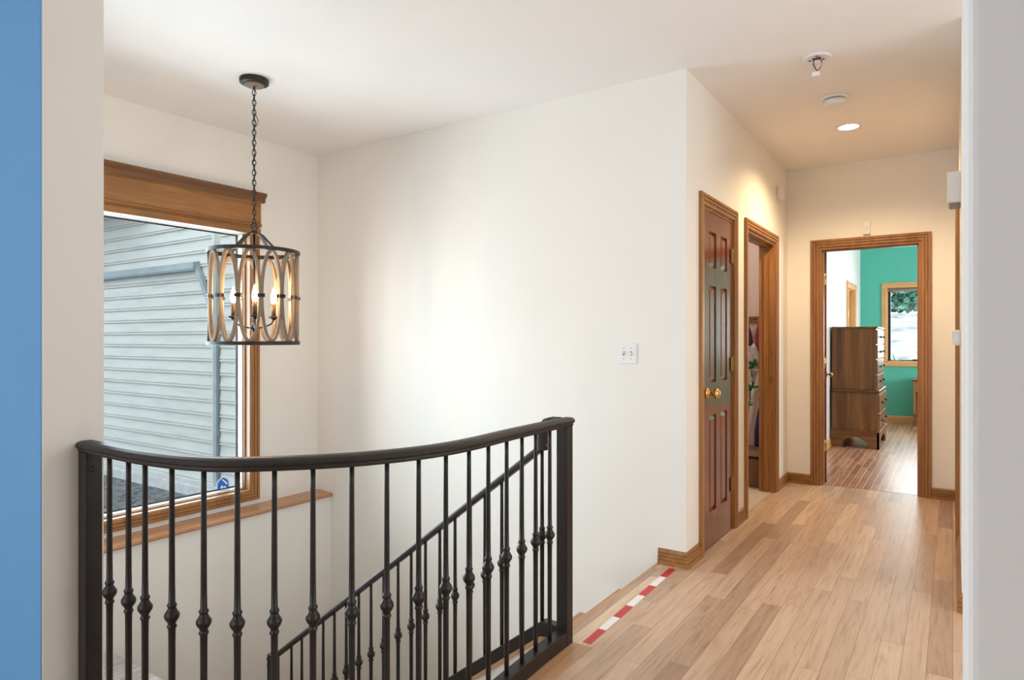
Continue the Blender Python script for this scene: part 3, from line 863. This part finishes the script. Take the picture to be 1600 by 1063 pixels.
m.tube([Vector((CX, CY, 2.545)) , Vector((CX, CY, 2.53)) + u * .010, Vector((CX, CY, 2.50)) + u * .022, Vector((CX, CY, 2.475)) + u * .016, Vector((CX, CY, 2.46))], .0022, 6)
m.build('cord', M['black'], ch)
RT, RB, RO = .240, .240, .236
ZT, ZB = 1.760, 1.222
for nm, z0 in (('upper_ring', ZT - .022), ('lower_ring', ZB)):
    m = MB()
    seg = 64
    fr = []
    for k in range(seg):
        a = 2 * PI * k / seg
        fr.append(((CX, CY, z0), (math.cos(a), math.sin(a), 0), (0, 0, 1)))
    m.sweep(fr, [(.243, 0), (.249, .002), (.249, .020), (.243, .022), (.226, .022), (.226, .018), (.238, .018), (.238, 0)], closed=True, smooth=False)
    m.build(nm, M['iron_smooth'], ch)
m = MB(); m.lathe([(0, 1.852), (.010, 1.852), (.022, 1.858), (.022, 1.866), (.012, 1.872), (0, 1.876)], (CX, CY, 0), 16)
m.build('hub', M['iron'], ch)
for deg in (-42, 48, 138, 228):
    fr = []
    a = VA + R(deg)
    rad = Vector((math.cos(a), math.sin(a), 0)); tan = Vector((-math.sin(a), math.cos(a), 0))
    prof = [(.012, 1.862), (.035, 1.856), (.06, 1.842), (.095, 1.808), (.13, 1.778), (.165, 1.760), (.20, 1.752), (.234, 1.748)]
    for i, (r, z) in enumerate(prof):
        p0 = prof[max(0, i - 1)]; p1 = prof[min(len(prof) - 1, i + 1)]
        t = Vector((p1[0] - p0[0], p1[1] - p0[1])).normalized()
        nrm = rad * (-t.y) + Vector((0, 0, t.x))
        fr.append((Vector((CX, CY, z)) + rad * r, tan, nrm))
    m = MB(); m.sweep(fr, [(-.011, -.002), (.011, -.002), (.011, .002), (-.011, .002)])
    m.build('strap', M['iron_smooth'], ch)
NO = 13
zmid, hb = (ZT - .02 + ZB + .02) / 2, (ZT - ZB) / 2 - .024
ha = 360 / NO / 2 * .93
for k in range(NO):
    c0 = -5.6 + k * 360 / NO
    fr = []
    for t in range(48):
        q = 2 * PI * t / 48
        d = c0 + ha * math.cos(q); zq = zmid + hb * math.sin(q)
        p = Vector(pol(RO, d, zq))
        rad = (p - Vector((CX, CY, zq))).normalized()
        d2 = c0 - ha * math.sin(q) * 0
        dt = Vector(pol(RO, c0 + ha * math.cos(q + .01), zmid + hb * math.sin(q + .01))) - p
        t_ = dt.normalized(); nrm = t_.cross(rad).normalized()
        fr.append((p, rad, nrm))
    m = MB(); m.sweep(fr, [(-.010, -.008), (.007, -.008), (.007, .008), (-.010, .008)], closed=True)
    m.build('oval_hoop', M['driftwood'], ch)
for k in range(NO):
    d = -5.6 + (k + .5) * 360 / NO
    a = VA + R(d); rad = Vector((math.cos(a), math.sin(a), 0)); tan = Vector((-math.sin(a), math.cos(a), 0))
    o_ = Vector(pol(RO, d, zmid - .010))
    m = MB()
    m.sweep([(o_, rad, tan), (o_ + Vector((0, 0, .020)), rad, tan)], [(.008, -.019), (.011, -.019), (.011, .019), (.008, .019)])
    m.sweep([(o_, rad, tan), (o_ + Vector((0, 0, .020)), rad, tan)], [(-.013, -.019), (-.011, -.019), (-.011, .019), (-.013, .019)])
    m.tube([o_ + rad * -.013 + Vector((0, 0, .010)), o_ + rad * .016 + Vector((0, 0, .010))], .004, 8)
    m.build('hoop_clip', M['iron'], ch)
m = MB(); m.tube([(CX, CY, 1.855), (CX, CY, 1.325)], .006, 10)
m.lathe([(0, 1.290), (.008, 1.294), (.010, 1.302), (.022, 1.308), (.025, 1.316), (.022, 1.330), (.012, 1.338), (.010, 1.35), (.0, 1.35)], (CX, CY, 0), 16)
m.build('stem', M['iron'], ch)
for deg in (-118, 2, 122):
    m = MB()
    m.tube([pol(.018, deg, 1.318), pol(.05, deg, 1.322), pol(.085, deg, 1.332), pol(.112, deg, 1.345), pol(.125, deg, 1.366)], .0045, 8)
    m.build('arm', M['iron'], ch)
    m = MB(); c_ = pol(.125, deg, 0)
    m.lathe([(0, 1.366), (.012, 1.366), (.014, 1.374), (.030, 1.378), (.033, 1.384), (.030, 1.387), (0, 1.387)], c_, 20)
    m.build('drip_pan', M['iron'], ch)
    m = MB(); m.lathe([(0, 1.387), (.0125, 1.387), (.0125, 1.462), (0, 1.462)], c_, 16)
    cd = m.build('candle_sleeve', M['candle'], ch)
    m = MB(); m.lathe([(0, 1.462), (.009, 1.463), (.014, 1.475), (.0165, 1.492), (.014, 1.512), (.009, 1.532), (.004, 1.55), (0, 1.556)], c_, 16)
    m.build('bulb', M['bulb'], cd)

# ------------------------------------------------------------------ wall and ceiling fittings
sw = thing('light_switch', 'white double light switch on the long bright wall', 'light switch', (-1.552, YW, 1.12))
m = MB(); m.prism([(-1.609, 1.114), (-1.495, 1.114), (-1.495, 1.231), (-1.609, 1.231)], YW - .006, YW, 'y')
m.build('cover_plate', M['white'], sw, bevel=.003)
for dx, up in ((-.023, 1), (.023, -1)):
    m = MB(); x = -1.552 + dx
    m.box(x - .006, x + .006, YW - .0066, YW - .006, 1.160, 1.185); sl = m.build('toggle_slot', M['grey'], sw)
    m = MB(); m.add([(x - .004, YW - .006, 1.166), (x + .004, YW - .006, 1.166), (x + .004, YW - .006, 1.179), (x - .004, YW - .006, 1.179),
                     (x - .003, YW - .020, 1.170 + .008 * up), (x + .003, YW - .020, 1.170 + .008 * up), (x + .003, YW - .020, 1.176 + .008 * up), (x - .003, YW - .020, 1.176 + .008 * up)],
                    [(0, 3, 2, 1), (4, 5, 6, 7), (0, 1, 5, 4), (1, 2, 6, 5), (2, 3, 7, 6), (3, 0, 4, 7)])
    m.build('toggle', M['white'], sw)
    for z in (1.142, 1.203):
        m = MB(); m.lathe([(0, 0), (.003, 0), (.0025, .001), (0, .0012)], (x, YW - .006, z), 10, mat=Matrix.Rotation(R(90), 3, 'X')); m.build('screw', M['grey'], sw)

sm = thing('smoke_detector', 'round white smoke detector between bare mount and ceiling light', 'smoke detector', (-.60, 4.41, ZC))
m = MB(); m.lathe([(0, 0), (.075, 0), (.075, -.010), (.066, -.014), (0, -.014)], (-.60, 4.41, ZC), 32); m.build('mounting_ring', M['white'], sm)
m = MB(); m.lathe([(0, -.014), (.058, -.014), (.058, -.020), (0, -.020)], (-.60, 4.41, ZC), 32); m.build('vent_gap', M['grey'], sm)
m = MB(); m.lathe([(0, -.020), (.062, -.020), (.061, -.040), (.052, -.052), (.030, -.057), (0, -.058)], (-.60, 4.41, ZC), 32); m.build('cover', M['white'], sm)
mt = thing('detector_mount', 'bare white ceiling mount with dangling wires and connector', 'detector mount', (-.592, 3.736, ZC))
x, y = -.592, 3.736
m = MB(); m.lathe([(0, 0), (.070, 0), (.072, -.006), (.066, -.011), (.050, -.010), (.046, -.006), (0, -.006)], (x, y, ZC), 32); m.build('mounting_plate', M['white'], mt)
m = MB()
for a in (40, 160, 280):
    m.box(x + .036 * math.cos(R(a)) - .007, x + .036 * math.cos(R(a)) + .007, y + .036 * math.sin(R(a)) - .004, y + .036 * math.sin(R(a)) + .004, ZC - .009, ZC - .0055)
m.box(x - .020, x + .020, y - .012, y + .010, ZC - .008, ZC - .0055)
m.build('mount_slot', M['black'], mt)
m = MB(); m.tube([(x - .012, y, ZC - .006), (x - .016, y - .004, ZC - .035), (x - .004, y, ZC - .060), (x + .004, y, ZC - .074)], .0028, 6)
m.build('wire', M['black'], mt)
m = MB(); m.tube([(x + .012, y, ZC - .006), (x + .026, y, ZC - .030), (x + .020, y, ZC - .056), (x + .002, y, ZC - .070)], .0028, 6)
m.build('wire', M['bagred'], mt)
m = MB(); m.box(x - .022, x + .014, y - .010, y + .008, ZC - .098, ZC - .074); m.build('connector', M['white'], mt, bevel=.004)
rl = thing('recessed_light', 'lit round recessed ceiling light in the hallway', 'ceiling light', (-.60, 5.07, ZC))
m = MB(); m.lathe([(.062, .003), (.086, .003), (.086, -.004), (.078, -.007), (.062, -.005), (.062, .003)], (-.60, 5.07, ZC), 40); m.build('trim_ring', M['white'], rl)
m = MB(); m.lathe([(0, .003), (.062, .003), (.062, -.004), (0, -.004)], (-.60, 5.07, ZC), 40); m.build('lens', M['lamp'], rl)

sb = thing('wall_sensor', 'small white sensor box high on the left hallway wall', 'sensor', (XH, 5.82, 2.42))
m = MB(); m.box(XH, XH + .045, 5.70, 5.80, 2.415, 2.530); m.build('sensor_housing', M['offwhite'], sb, bevel=.006)
m = MB(); m.box(XH + .045, XH + .047, 5.715, 5.785, 2.430, 2.515); m.build('sensor_lens', M['white'], sb)
ms = thing('motion_sensor', 'slim white sensor mounted above the bedroom doorway', 'sensor', (-.588, YE, 2.12))
m = MB(); m.box(-.615, -.562, YE - .026, YE, 2.123, 2.238); m.build('sensor_housing', M['white'], ms, bevel=.006)
m = MB(); m.box(-.604, -.573, YE - .028, YE - .026, 2.14, 2.19); m.build('sensor_lens', M['offwhite'], ms)
cb = thing('door_chime', 'white chime box high on the right hallway wall', 'door chime', (XR, 4.25, 1.985))
m = MB(); m.prism([(4.20, 1.985), (4.42, 1.985), (4.42, 2.150), (4.20, 2.150)], XR - .060, XR + .002, 'x'); m.build('chime_cover', M['white'], cb, bevel=.006)
m = MB(); m.box(XR - .050, XR, 4.215, 4.405, 1.981, 1.985); m.build('chime_grille', M['grey'], cb)
th = thing('thermostat', 'small white thermostat on the right hallway wall', 'thermostat', (XR, 4.15, 1.22))
m = MB(); m.box(XR - .034, XR + .002, 4.05, 4.17, 1.222, 1.302); m.build('thermostat_cover', M['white'], th, bevel=.010)
m = MB(); m.box(XR - .035, XR - .034, 4.075, 4.145, 1.262, 1.288); m.build('thermostat_display', M['grey'], th)

# ------------------------------------------------------------------ closet contents
bx_ = thing('storage_box', 'brown cardboard storage box on the closet floor', 'box', (-1.53, 5.87, .002))
m = MB(); m.box(-1.75, -1.345, 5.72, 6.04, .002, .24); m.build('box_body', M['card'], bx_, bevel=.004)
m = MB(); m.box(-1.757, -1.338, 5.713, 6.046, .265, .31); m.build('box_lid', M['cardlid'], bx_, bevel=.004)
m = MB(); m.box(-1.745, -1.35, 5.725, 6.035, .24, .265); m.build('box_gap', M['black'], bx_)
for nm, lab, p0, p1, r, mt_ in (('wrapping_paper_roll', 'white wrapping paper roll leaning behind the closet doorway', (-1.475, 5.74, .322), (-1.395, 5.92, .98), .022, 'paperroll'),
                           ('curtain_rod', 'thin silver rod leaning left of the wrapping paper roll', (-1.500, 5.84, .318), (-1.445, 5.985, .97), .010, 'alu')):
    m = MB(); m.tube([p0, p1], r, 14); tag(m.build(nm, M[mt_]), lab, 'rod' if nm == 'curtain_rod' else 'paper roll')
m = MB(); m.tube([(-1.525, 5.90, .318), (-1.475, 6.03, .98)], .008, 10); tag(m.build('curtain_rod', M['alu']), 'thinner silver rod leaning at far left of the closet', 'rod')
def bag(name, lab, cx, cy, z0, z1, wd, mat, hang):
    t = thing(name, lab, 'gift bag', (cx, cy, z0))
    m = MB(); prof = []
    n = 14; rings = [(z0, .75), (z0 + .15 * (z1 - z0), 1), (z0 + .5 * (z1 - z0), .92), (z0 + .8 * (z1 - z0), .6), (z1, .22)]
    fr = []
    vs = []; fs = []
    for i, (z, s) in enumerate(rings):
        for k in range(n):
            a = 2 * PI * k / n
            q = 1 + .14 * math.sin(3 * a + i * 1.7)
            vs.append((cx + wd * s * q * math.cos(a), cy + wd * .5 * s * q * math.sin(a), z))
    for i in range(len(rings) - 1):
        for k in range(n):
            k2 = (k + 1) % n; fs.append((i * n + k, i * n + k2, (i + 1) * n + k2, (i + 1) * n + k))
    fs.append(tuple(range(n))[::-1]); fs.append(tuple((len(rings) - 1) * n + k for k in range(n)))
    m.add(vs, fs, 0, True); m.build('bag_body', M[mat], t)
    m = MB(); m.tube([(cx - wd * .15, cy, z1 - .01), (cx - wd * .1, cy, z1 + hang), (cx + wd * .1, cy, z1 + hang), (cx + wd * .15, cy, z1 - .01)], .004, 6); m.build('bag_handle', M[mat], t)
    return t
hk = thing('hook_rail', 'wooden hook rail on the far closet wall', 'hook rail', (-1.5, 6.06, 1.40))
m = MB(); m.box(-1.75, -1.335, 6.045, 6.06, 1.40, 1.46); m.build('rail_board', M['oak_x'], hk)
for x in (-1.46, -1.40, -1.52):
    m = MB(); m.tube([(x, 6.045, 1.44), (x, 6.00, 1.43), (x, 5.99, 1.45)], .004, 6); m.build('hook', M['old_brass'], hk)
bag('gift_bag', 'crimson gift bag hanging topmost in the closet', -1.400, 5.985, 1.14, 1.405, .055, 'bagred', .03)
bag('gift_bag', 'dark plum bag hanging left of the crimson bag', -1.505, 5.975, 1.20, 1.37, .040, 'bagplum', .065)
bag('gift_bag', 'silver paper bag hanging below the plum bag', -1.445, 5.93, 1.00, 1.22, .055, 'bagsilver', .03)
def bow(lab, x, y, z, s):
    t = thing('ribbon_bow', lab, 'ribbon', (x, y, z))
    m = MB()
    for a in (15, 75, 150, 215):
        q = R(a); pts = []
        for k in range(9):
            w_ = k / 8 * PI
            pts.append((x + s * math.sin(w_) * math.cos(q) * (1 + .3 * math.cos(w_)), y - .02 * math.sin(w_ * 2), z + s * math.sin(w_) * math.sin(q)))
        m.tube(pts, .009, 6)
    m.build('bow_loops', M['ribbon'], t)
    m = MB(); m.tube([(x, y, z), (x - .02, y - .005, z - s), (x - .012, y, z - 2.1 * s)], .005, 6); m.build('ribbon_tail', M['ribbon'], t)
bow('green ribbon bow above the silver rods', -1.435, 5.88, 1.03, .05)
bow('green ribbon bow at the middle of the leaning roll', -1.43, 5.80, .84, .05)
bow('lowest green ribbon bow on the leaning roll', -1.43, 5.685, .70, .030)
t = thing('cloth_bag', 'dark blue cloth bag slumped on the storage box', 'bag', (-1.40, 5.995, .312))
m = MB()
vs = []; fs = []; n = 14
rings = [(.312, .055), (.34, .062), (.45, .058), (.56, .045), (.64, .03), (.68, .012)]
for i, (z, s) in enumerate(rings):
    for k in range(n):
        a = 2 * PI * k / n; q = 1 + .1 * math.sin(4 * a + i)
        vs.append((-1.40 + s * q * math.cos(a) * .85, 5.995 + s * q * math.sin(a) * .72, z))
for i in range(len(rings) - 1):
    for k in range(n): fs.append((i * n + k, i * n + (k + 1) % n, (i + 1) * n + (k + 1) % n, (i + 1) * n + k))
fs.append(tuple(range(n))[::-1]); fs.append(tuple((len(rings) - 1) * n + k for k in range(n)))
m.add(vs, fs, 0, True); m.build('bag_body', M['bluecloth'], t)
m = MB(); m.tube([(-1.40, 5.995, .67), (-1.42, 5.995, .74), (-1.38, 5.995, .74), (-1.39, 5.995, .67)], .006, 6); m.build('bag_handle', M['bluecloth'], t)

# ------------------------------------------------------------------ bedroom furniture
X0, X1, Y0, Y1 = -1.186, -.705, 8.495, 9.42
ct = thing('chest_of_drawers', 'tall dark walnut chest on bracket feet seen through the bedroom doorway', 'chest of drawers', ((X0 + X1) / 2, (Y0 + Y1) / 2, 0))
def arch(a0, a1, h, rise, foot):
    pts = [(a0, 0), (a0 + foot, 0)]
    for k in range(0, 13):
        q = k / 12; aa = a0 + foot + (a1 - a0 - 2 * foot) * q
        pts.append((aa, .03 + rise * math.sin(PI * min(1, max(0, q))) ** .55))
    pts += [(a1 - foot, 0), (a1, 0), (a1, h), (a0, h)]
    return pts
m = MB()
m.prism(arch(X0 - .004, X1 + .012, .185, .095, .11), Y0 - .012, Y0 + .010, 'y'); m.prism(arch(X0 - .004, X1 + .012, .185, .095, .11), Y1 - .010, Y1 + .012, 'y')
m.prism(arch(Y0 - .012, Y1 + .012, .185, .095, .14), X1 - .010, X1 + .012, 'x')
m.build('bracket_base', M['walnut_x'], ct)
m = MB(); m.box(X0 - .004, X1 + .020, Y0 - .020, Y1 + .020, .185, .205); m.build('base_moulding', M['walnut_x'], ct, bevel=.006)
m = MB(); m.box(X0, X1, Y0, Y1, .205, .640); m.build('lower_case', M['walnut_z'], ct, bevel=.003)
m = MB(); m.box(X0, X1 + .016, Y0 - .014, Y1 + .014, .640, .672); m.build('waist_moulding', M['walnut_x'], ct, bevel=.010)
m = MB(); m.box(X0, X1 - .022, Y0 + .020, Y1 - .020, .672, 1.385); m.build('upper_case', M['walnut_z'], ct, bevel=.003)
m = MB(); m.box(X0, X1 - .002, Y0 + .002, Y1 - .002, 1.385, 1.405); m.build('top_board', M['walnut_y'], ct, bevel=.005)
for z0, z1, low in ((.225, .405, 1), (.42, .625, 1), (.69, .845, 0), (.86, 1.02, 0), (1.035, 1.19, 0), (1.205, 1.365, 0)):
    xf = X1 if low else X1 - .022; ya, yb = (Y0 + .03, Y1 - .03) if low else (Y0 + .055, Y1 - .055)
    m = MB(); m.box(xf - .004, xf + .014, ya, yb, z0, z1); dr = m.build('drawer', M['walnut_y'], ct, bevel=.006)
    for yy in (ya + .2, yb - .2):
        m = MB(); m.lathe([(0, 0), (.006, 0), (.006, .010), (.014, .015), (.016, .021), (.010, .027), (0, .028)], (xf + .014, yy, (z0 + z1) / 2), 12, mat=Matrix.Rotation(R(90), 3, 'Y'))
        m.build('knob', M['black'], dr)
NX0, NX1, NY0, NY1 = -.470, .02, 11.10, 11.55
ns = thing('nightstand', 'small reddish nightstand under the bedroom window', 'nightstand', (-.22, 11.33, 0))
m = MB(); m.box(NX0 - .02, NX1 + .02, NY0 - .02, NY1, .655, .680); m.build('top_board', M['walnut_x'], ns, bevel=.005)
for xa in (NX0, NX1 - .03):
    m = MB(); m.box(xa, xa + .03, NY0, NY1, 0, .655); m.build('side_panel', M['oak_z'], ns)
m = MB(); m.box(NX0 + .03, NX1 - .03, NY1 - .02, NY1, .0, .655); m.build('back_panel', M['walnut_z'], ns)
m = MB(); m.box(NX0 + .03, NX1 - .03, NY0 + .01, NY1 - .02, .19, .21); m.build('shelf', M['walnut_x'], ns)
m = MB(); m.box(NX0 + .03, NX1 - .03, NY0 - .004, NY0 + .3, .50, .645); dr = m.build('drawer', M['oak_x'], ns, bevel=.004)
knob('knob', dr, ((NX0 + NX1) / 2, NY0 - .004, .575), (0, -1, 0), M['old_brass'], .4)
m = MB(); m.box(NX0 - .012, NX1 + .012, NY0 - .014, NY1, .0, .06); m.box(NX0, NX1, NY0 - .006, NY0 + .02, .06, .185); m.build('plinth', M['walnut_x'], ns)

# ------------------------------------------------------------------ outside
GZ = -.20
m = MB(); m.box(-16, XL - .16, -12, 3.36, GZ - .2, GZ); struct('ground_drive', m, M['gravel'], 'dark grey drive outside the stairwell window', 'drive')
m = MB(); m.box(-16, XL - .16, 3.36, 3.55, GZ - .2, GZ + .10); struct('trim_4', m, M['concrete'], 'pale concrete footing under the grey siding', 'footing', .01)
sd = thing('garage', 'grey weathered clapboard outbuilding outside the stairwell window', 'outbuilding', (-9, 3.6, GZ), kind='thing')
YS = 3.50
m = MB()
bh = .128
def boards(m, x0, x1, z0, z1):
    z = z0
    while z < z1 - .01:
        zt = min(z1, z + bh)
        m.prism([(YS - .022, z), (YS - .022, z + .012), (YS - .010, z + .018), (YS - .010, z + .024), (YS - .020, z + .026), (YS - .006, zt), (YS + .06, zt), (YS + .06, z)], x0, x1, 'x'); z += bh
boards(m, -16, -5.70, -.10, 4.0); boards(m, -5.60, XL - .17, -.10, 4.0)
m.build('clapboard_wall', M['siding'], sd)
m = MB(); m.box(-5.665, -5.615, YS - .045, YS + .05, -.10, 1.95); m.build('corner_board', M['bandgrey'], sd)
m = MB(); m.box(-5.70, -5.665, YS - .035, YS + .05, -.10, 4.0); m.build('jamb_board', M['siding'], sd)
m = MB(); m.prism([(YS - .022, 1.91), (YS - .075, 1.91), (YS - .085, 1.93), (YS - .085, 1.985), (YS - .022, 2.00)], -16, -5.93, 'x'); m.build('header_band', M['bandgrey'], sd)
m = MB(); m.prism([(-5.99, 1.985), (-5.94, 1.985), (-5.70, 1.62), (-5.745, 1.60)], YS - .062, YS - .022, 'y'); m.build('diagonal_strut', M['bandgrey'], sd)
m = MB(); m.box(-16, -6.9, 2.95, YS, 2.66, 2.72); m.build('eave_soffit', M['vinyl'], sd)
m = MB(); m.box(-16, -6.9, 2.90, 2.95, 2.60, 2.85); m.build('eave_board', M['vinyl'], sd)

m = MB(); m.add([(-30, BY + .3, -.4), (30, BY + .3, -.4), (30, BY + 4, .2), (-30, BY + 4, .2), (30, BY + 12.5, 2.1), (-30, BY + 12.5, 2.1), (30, BY + 26, 2.15), (-30, BY + 26, 2.15)],
                [(0, 1, 2, 3), (3, 2, 4, 5), (5, 4, 6, 7)])
struct('hills', m, M['hill'], 'pale bright slope outside the bedroom window', 'hillside')
rng = random.Random(3)
def tree(x, y, z, h, rad, mat, lab):
    t = thing('tree', lab, 'tree', (x, y, z), group='trees beyond the bedroom window')
    m = MB(); m.tube([(x, y, z), (x, y, z + h * .5), (x, y, z + h * .9)], [rad * .09, rad * .06, .02], 8); m.build('trunk', M['bark'], t)
    vs = []; m = MB()
    for k in range(6000):
        q = rng.random() ** .8
        zz = z + h * (.03 + .97 * q); rr = rad * (1 - q) ** .8 * (.35 + .65 * rng.random() ** .5) + .05
        a = rng.random() * 2 * PI; s = .08 + .09 * rng.random()
        p = Vector((x + rr * math.cos(a), y + rr * math.sin(a), zz))
        d1_ = Vector((rng.uniform(-1, 1), rng.uniform(-1, 1), rng.uniform(-.7, .3))).normalized() * s
        d2_ = d1_.cross(Vector((rng.uniform(-1, 1), rng.uniform(-1, 1), rng.uniform(-1, 1)))).normalized() * s * .5
        m.add([p - d1_, p + d2_, p + d1_, p - d2_], [(0, 1, 2, 3)])
    m.build('foliage', mat, t)
def hz(y): return 2.1
for (x, y, h, r_, mt_, lab) in ((-2.0, 25.4, 4.0, 1.15, 'leaf_a', 'blue green tree at the left of the bedroom window view'), (.05, 28.2, 5.0, 1.6, 'leaf_b', 'mid green tree at the middle of the bedroom window view'),
                                (-5.0, 27, 5.5, 1.6, 'leaf_b', 'green tree hidden mostly left of the bedroom window'), (3.0, 25, 5.0, 1.4, 'leaf_a', 'blue green tree right of the bedroom window view')):
    tree(x, y, hz(y), h, r_, M[mt_], lab)

# ------------------------------------------------------------------ light
wd = bpy.data.worlds.new('sky'); bpy.context.scene.world = wd; wd.use_nodes = True
bg = wd.node_tree.nodes['Background']; bg.inputs['Color'].default_value = (.88, .94, 1.0, 1); bg.inputs['Strength'].default_value = 2.9

def area(name, loc, direction, sx, sy, power, col, spread=180):
    l = bpy.data.lights.new(name, 'AREA'); l.shape = 'RECTANGLE'; l.size = sx; l.size_y = sy; l.energy = power; l.color = col; l.spread = R(spread)
    o = bpy.data.objects.new(name, l); C.objects.link(o); o.location = loc
    o.rotation_euler = Vector(direction).to_track_quat('-Z', 'Y').to_euler()
    return o
area('daylight_stairwell', (XL - .15, 2.0, 1.09), (1, 0, 0), 1.75, 1.80, 85, (.78, .88, 1.0))
area('daylight_near_room', ((BW[0] + BW[1]) / 2, -3.12, 1.4), (0, 1, 0), 3.4, 1.9, 28, (.92, .95, 1.0))
area('fill_right', (3.19, 2.3, 1.45), (-1, 0, 0), 2.2, 1.7, 54, (.94, .97, 1.0))  # added fill light in front of the solid right wall, no window there
area('daylight_bedroom_window', (-.15, BY + .14, 1.48), (0, -1, 0), 1.3, 1.1, 33, (.93, .97, 1.0))
area('daylight_bedroom_side', (2.71, 9.0, 1.45), (-1, 0, 0), 2.7, 1.4, 95, (.95, .98, 1.0))
l = bpy.data.lights.new('recessed_lamp', 'SPOT'); l.energy = 150; l.color = (1, .72, .40); l.spot_size = R(150); l.spot_blend = .7; l.shadow_soft_size = .06
o = bpy.data.objects.new('recessed_lamp', l); C.objects.link(o); o.location = (-.60, 5.07, ZC - .012)

l = bpy.data.lights.new('closet_fill', 'POINT'); l.energy = 7; l.color = (1, .86, .74); l.shadow_soft_size = .05  # unseen fill light added to brighten the closet, no fixture
o = bpy.data.objects.new('closet_fill', l); C.objects.link(o); o.location = (-1.72, 5.2, 2.38)

# ------------------------------------------------------------------ camera
cam = bpy.data.cameras.new('camera'); co = bpy.data.objects.new('camera', cam); C.objects.link(co)
cam.sensor_width = 36; cam.sensor_fit = 'HORIZONTAL'; cam.lens = 36 * 1020 / 1600
co.location = (0, 0, 1.25); co.rotation_euler = (R(90), 0, .5938)
cam.clip_start = .05; cam.clip_end = 200
S = bpy.context.scene; S.camera = co
S.view_settings.view_transform = 'Standard'; S.view_settings.look = 'None'; S.view_settings.gamma = 1
S.view_settings.use_curve_mapping = False; S.view_settings.exposure = 0
S.cycles.use_denoising = True
S.cycles.max_bounces = 10; S.cycles.diffuse_bounces = 6; S.cycles.transparent_max_bounces = 16
S.cycles.sample_clamp_indirect = 8
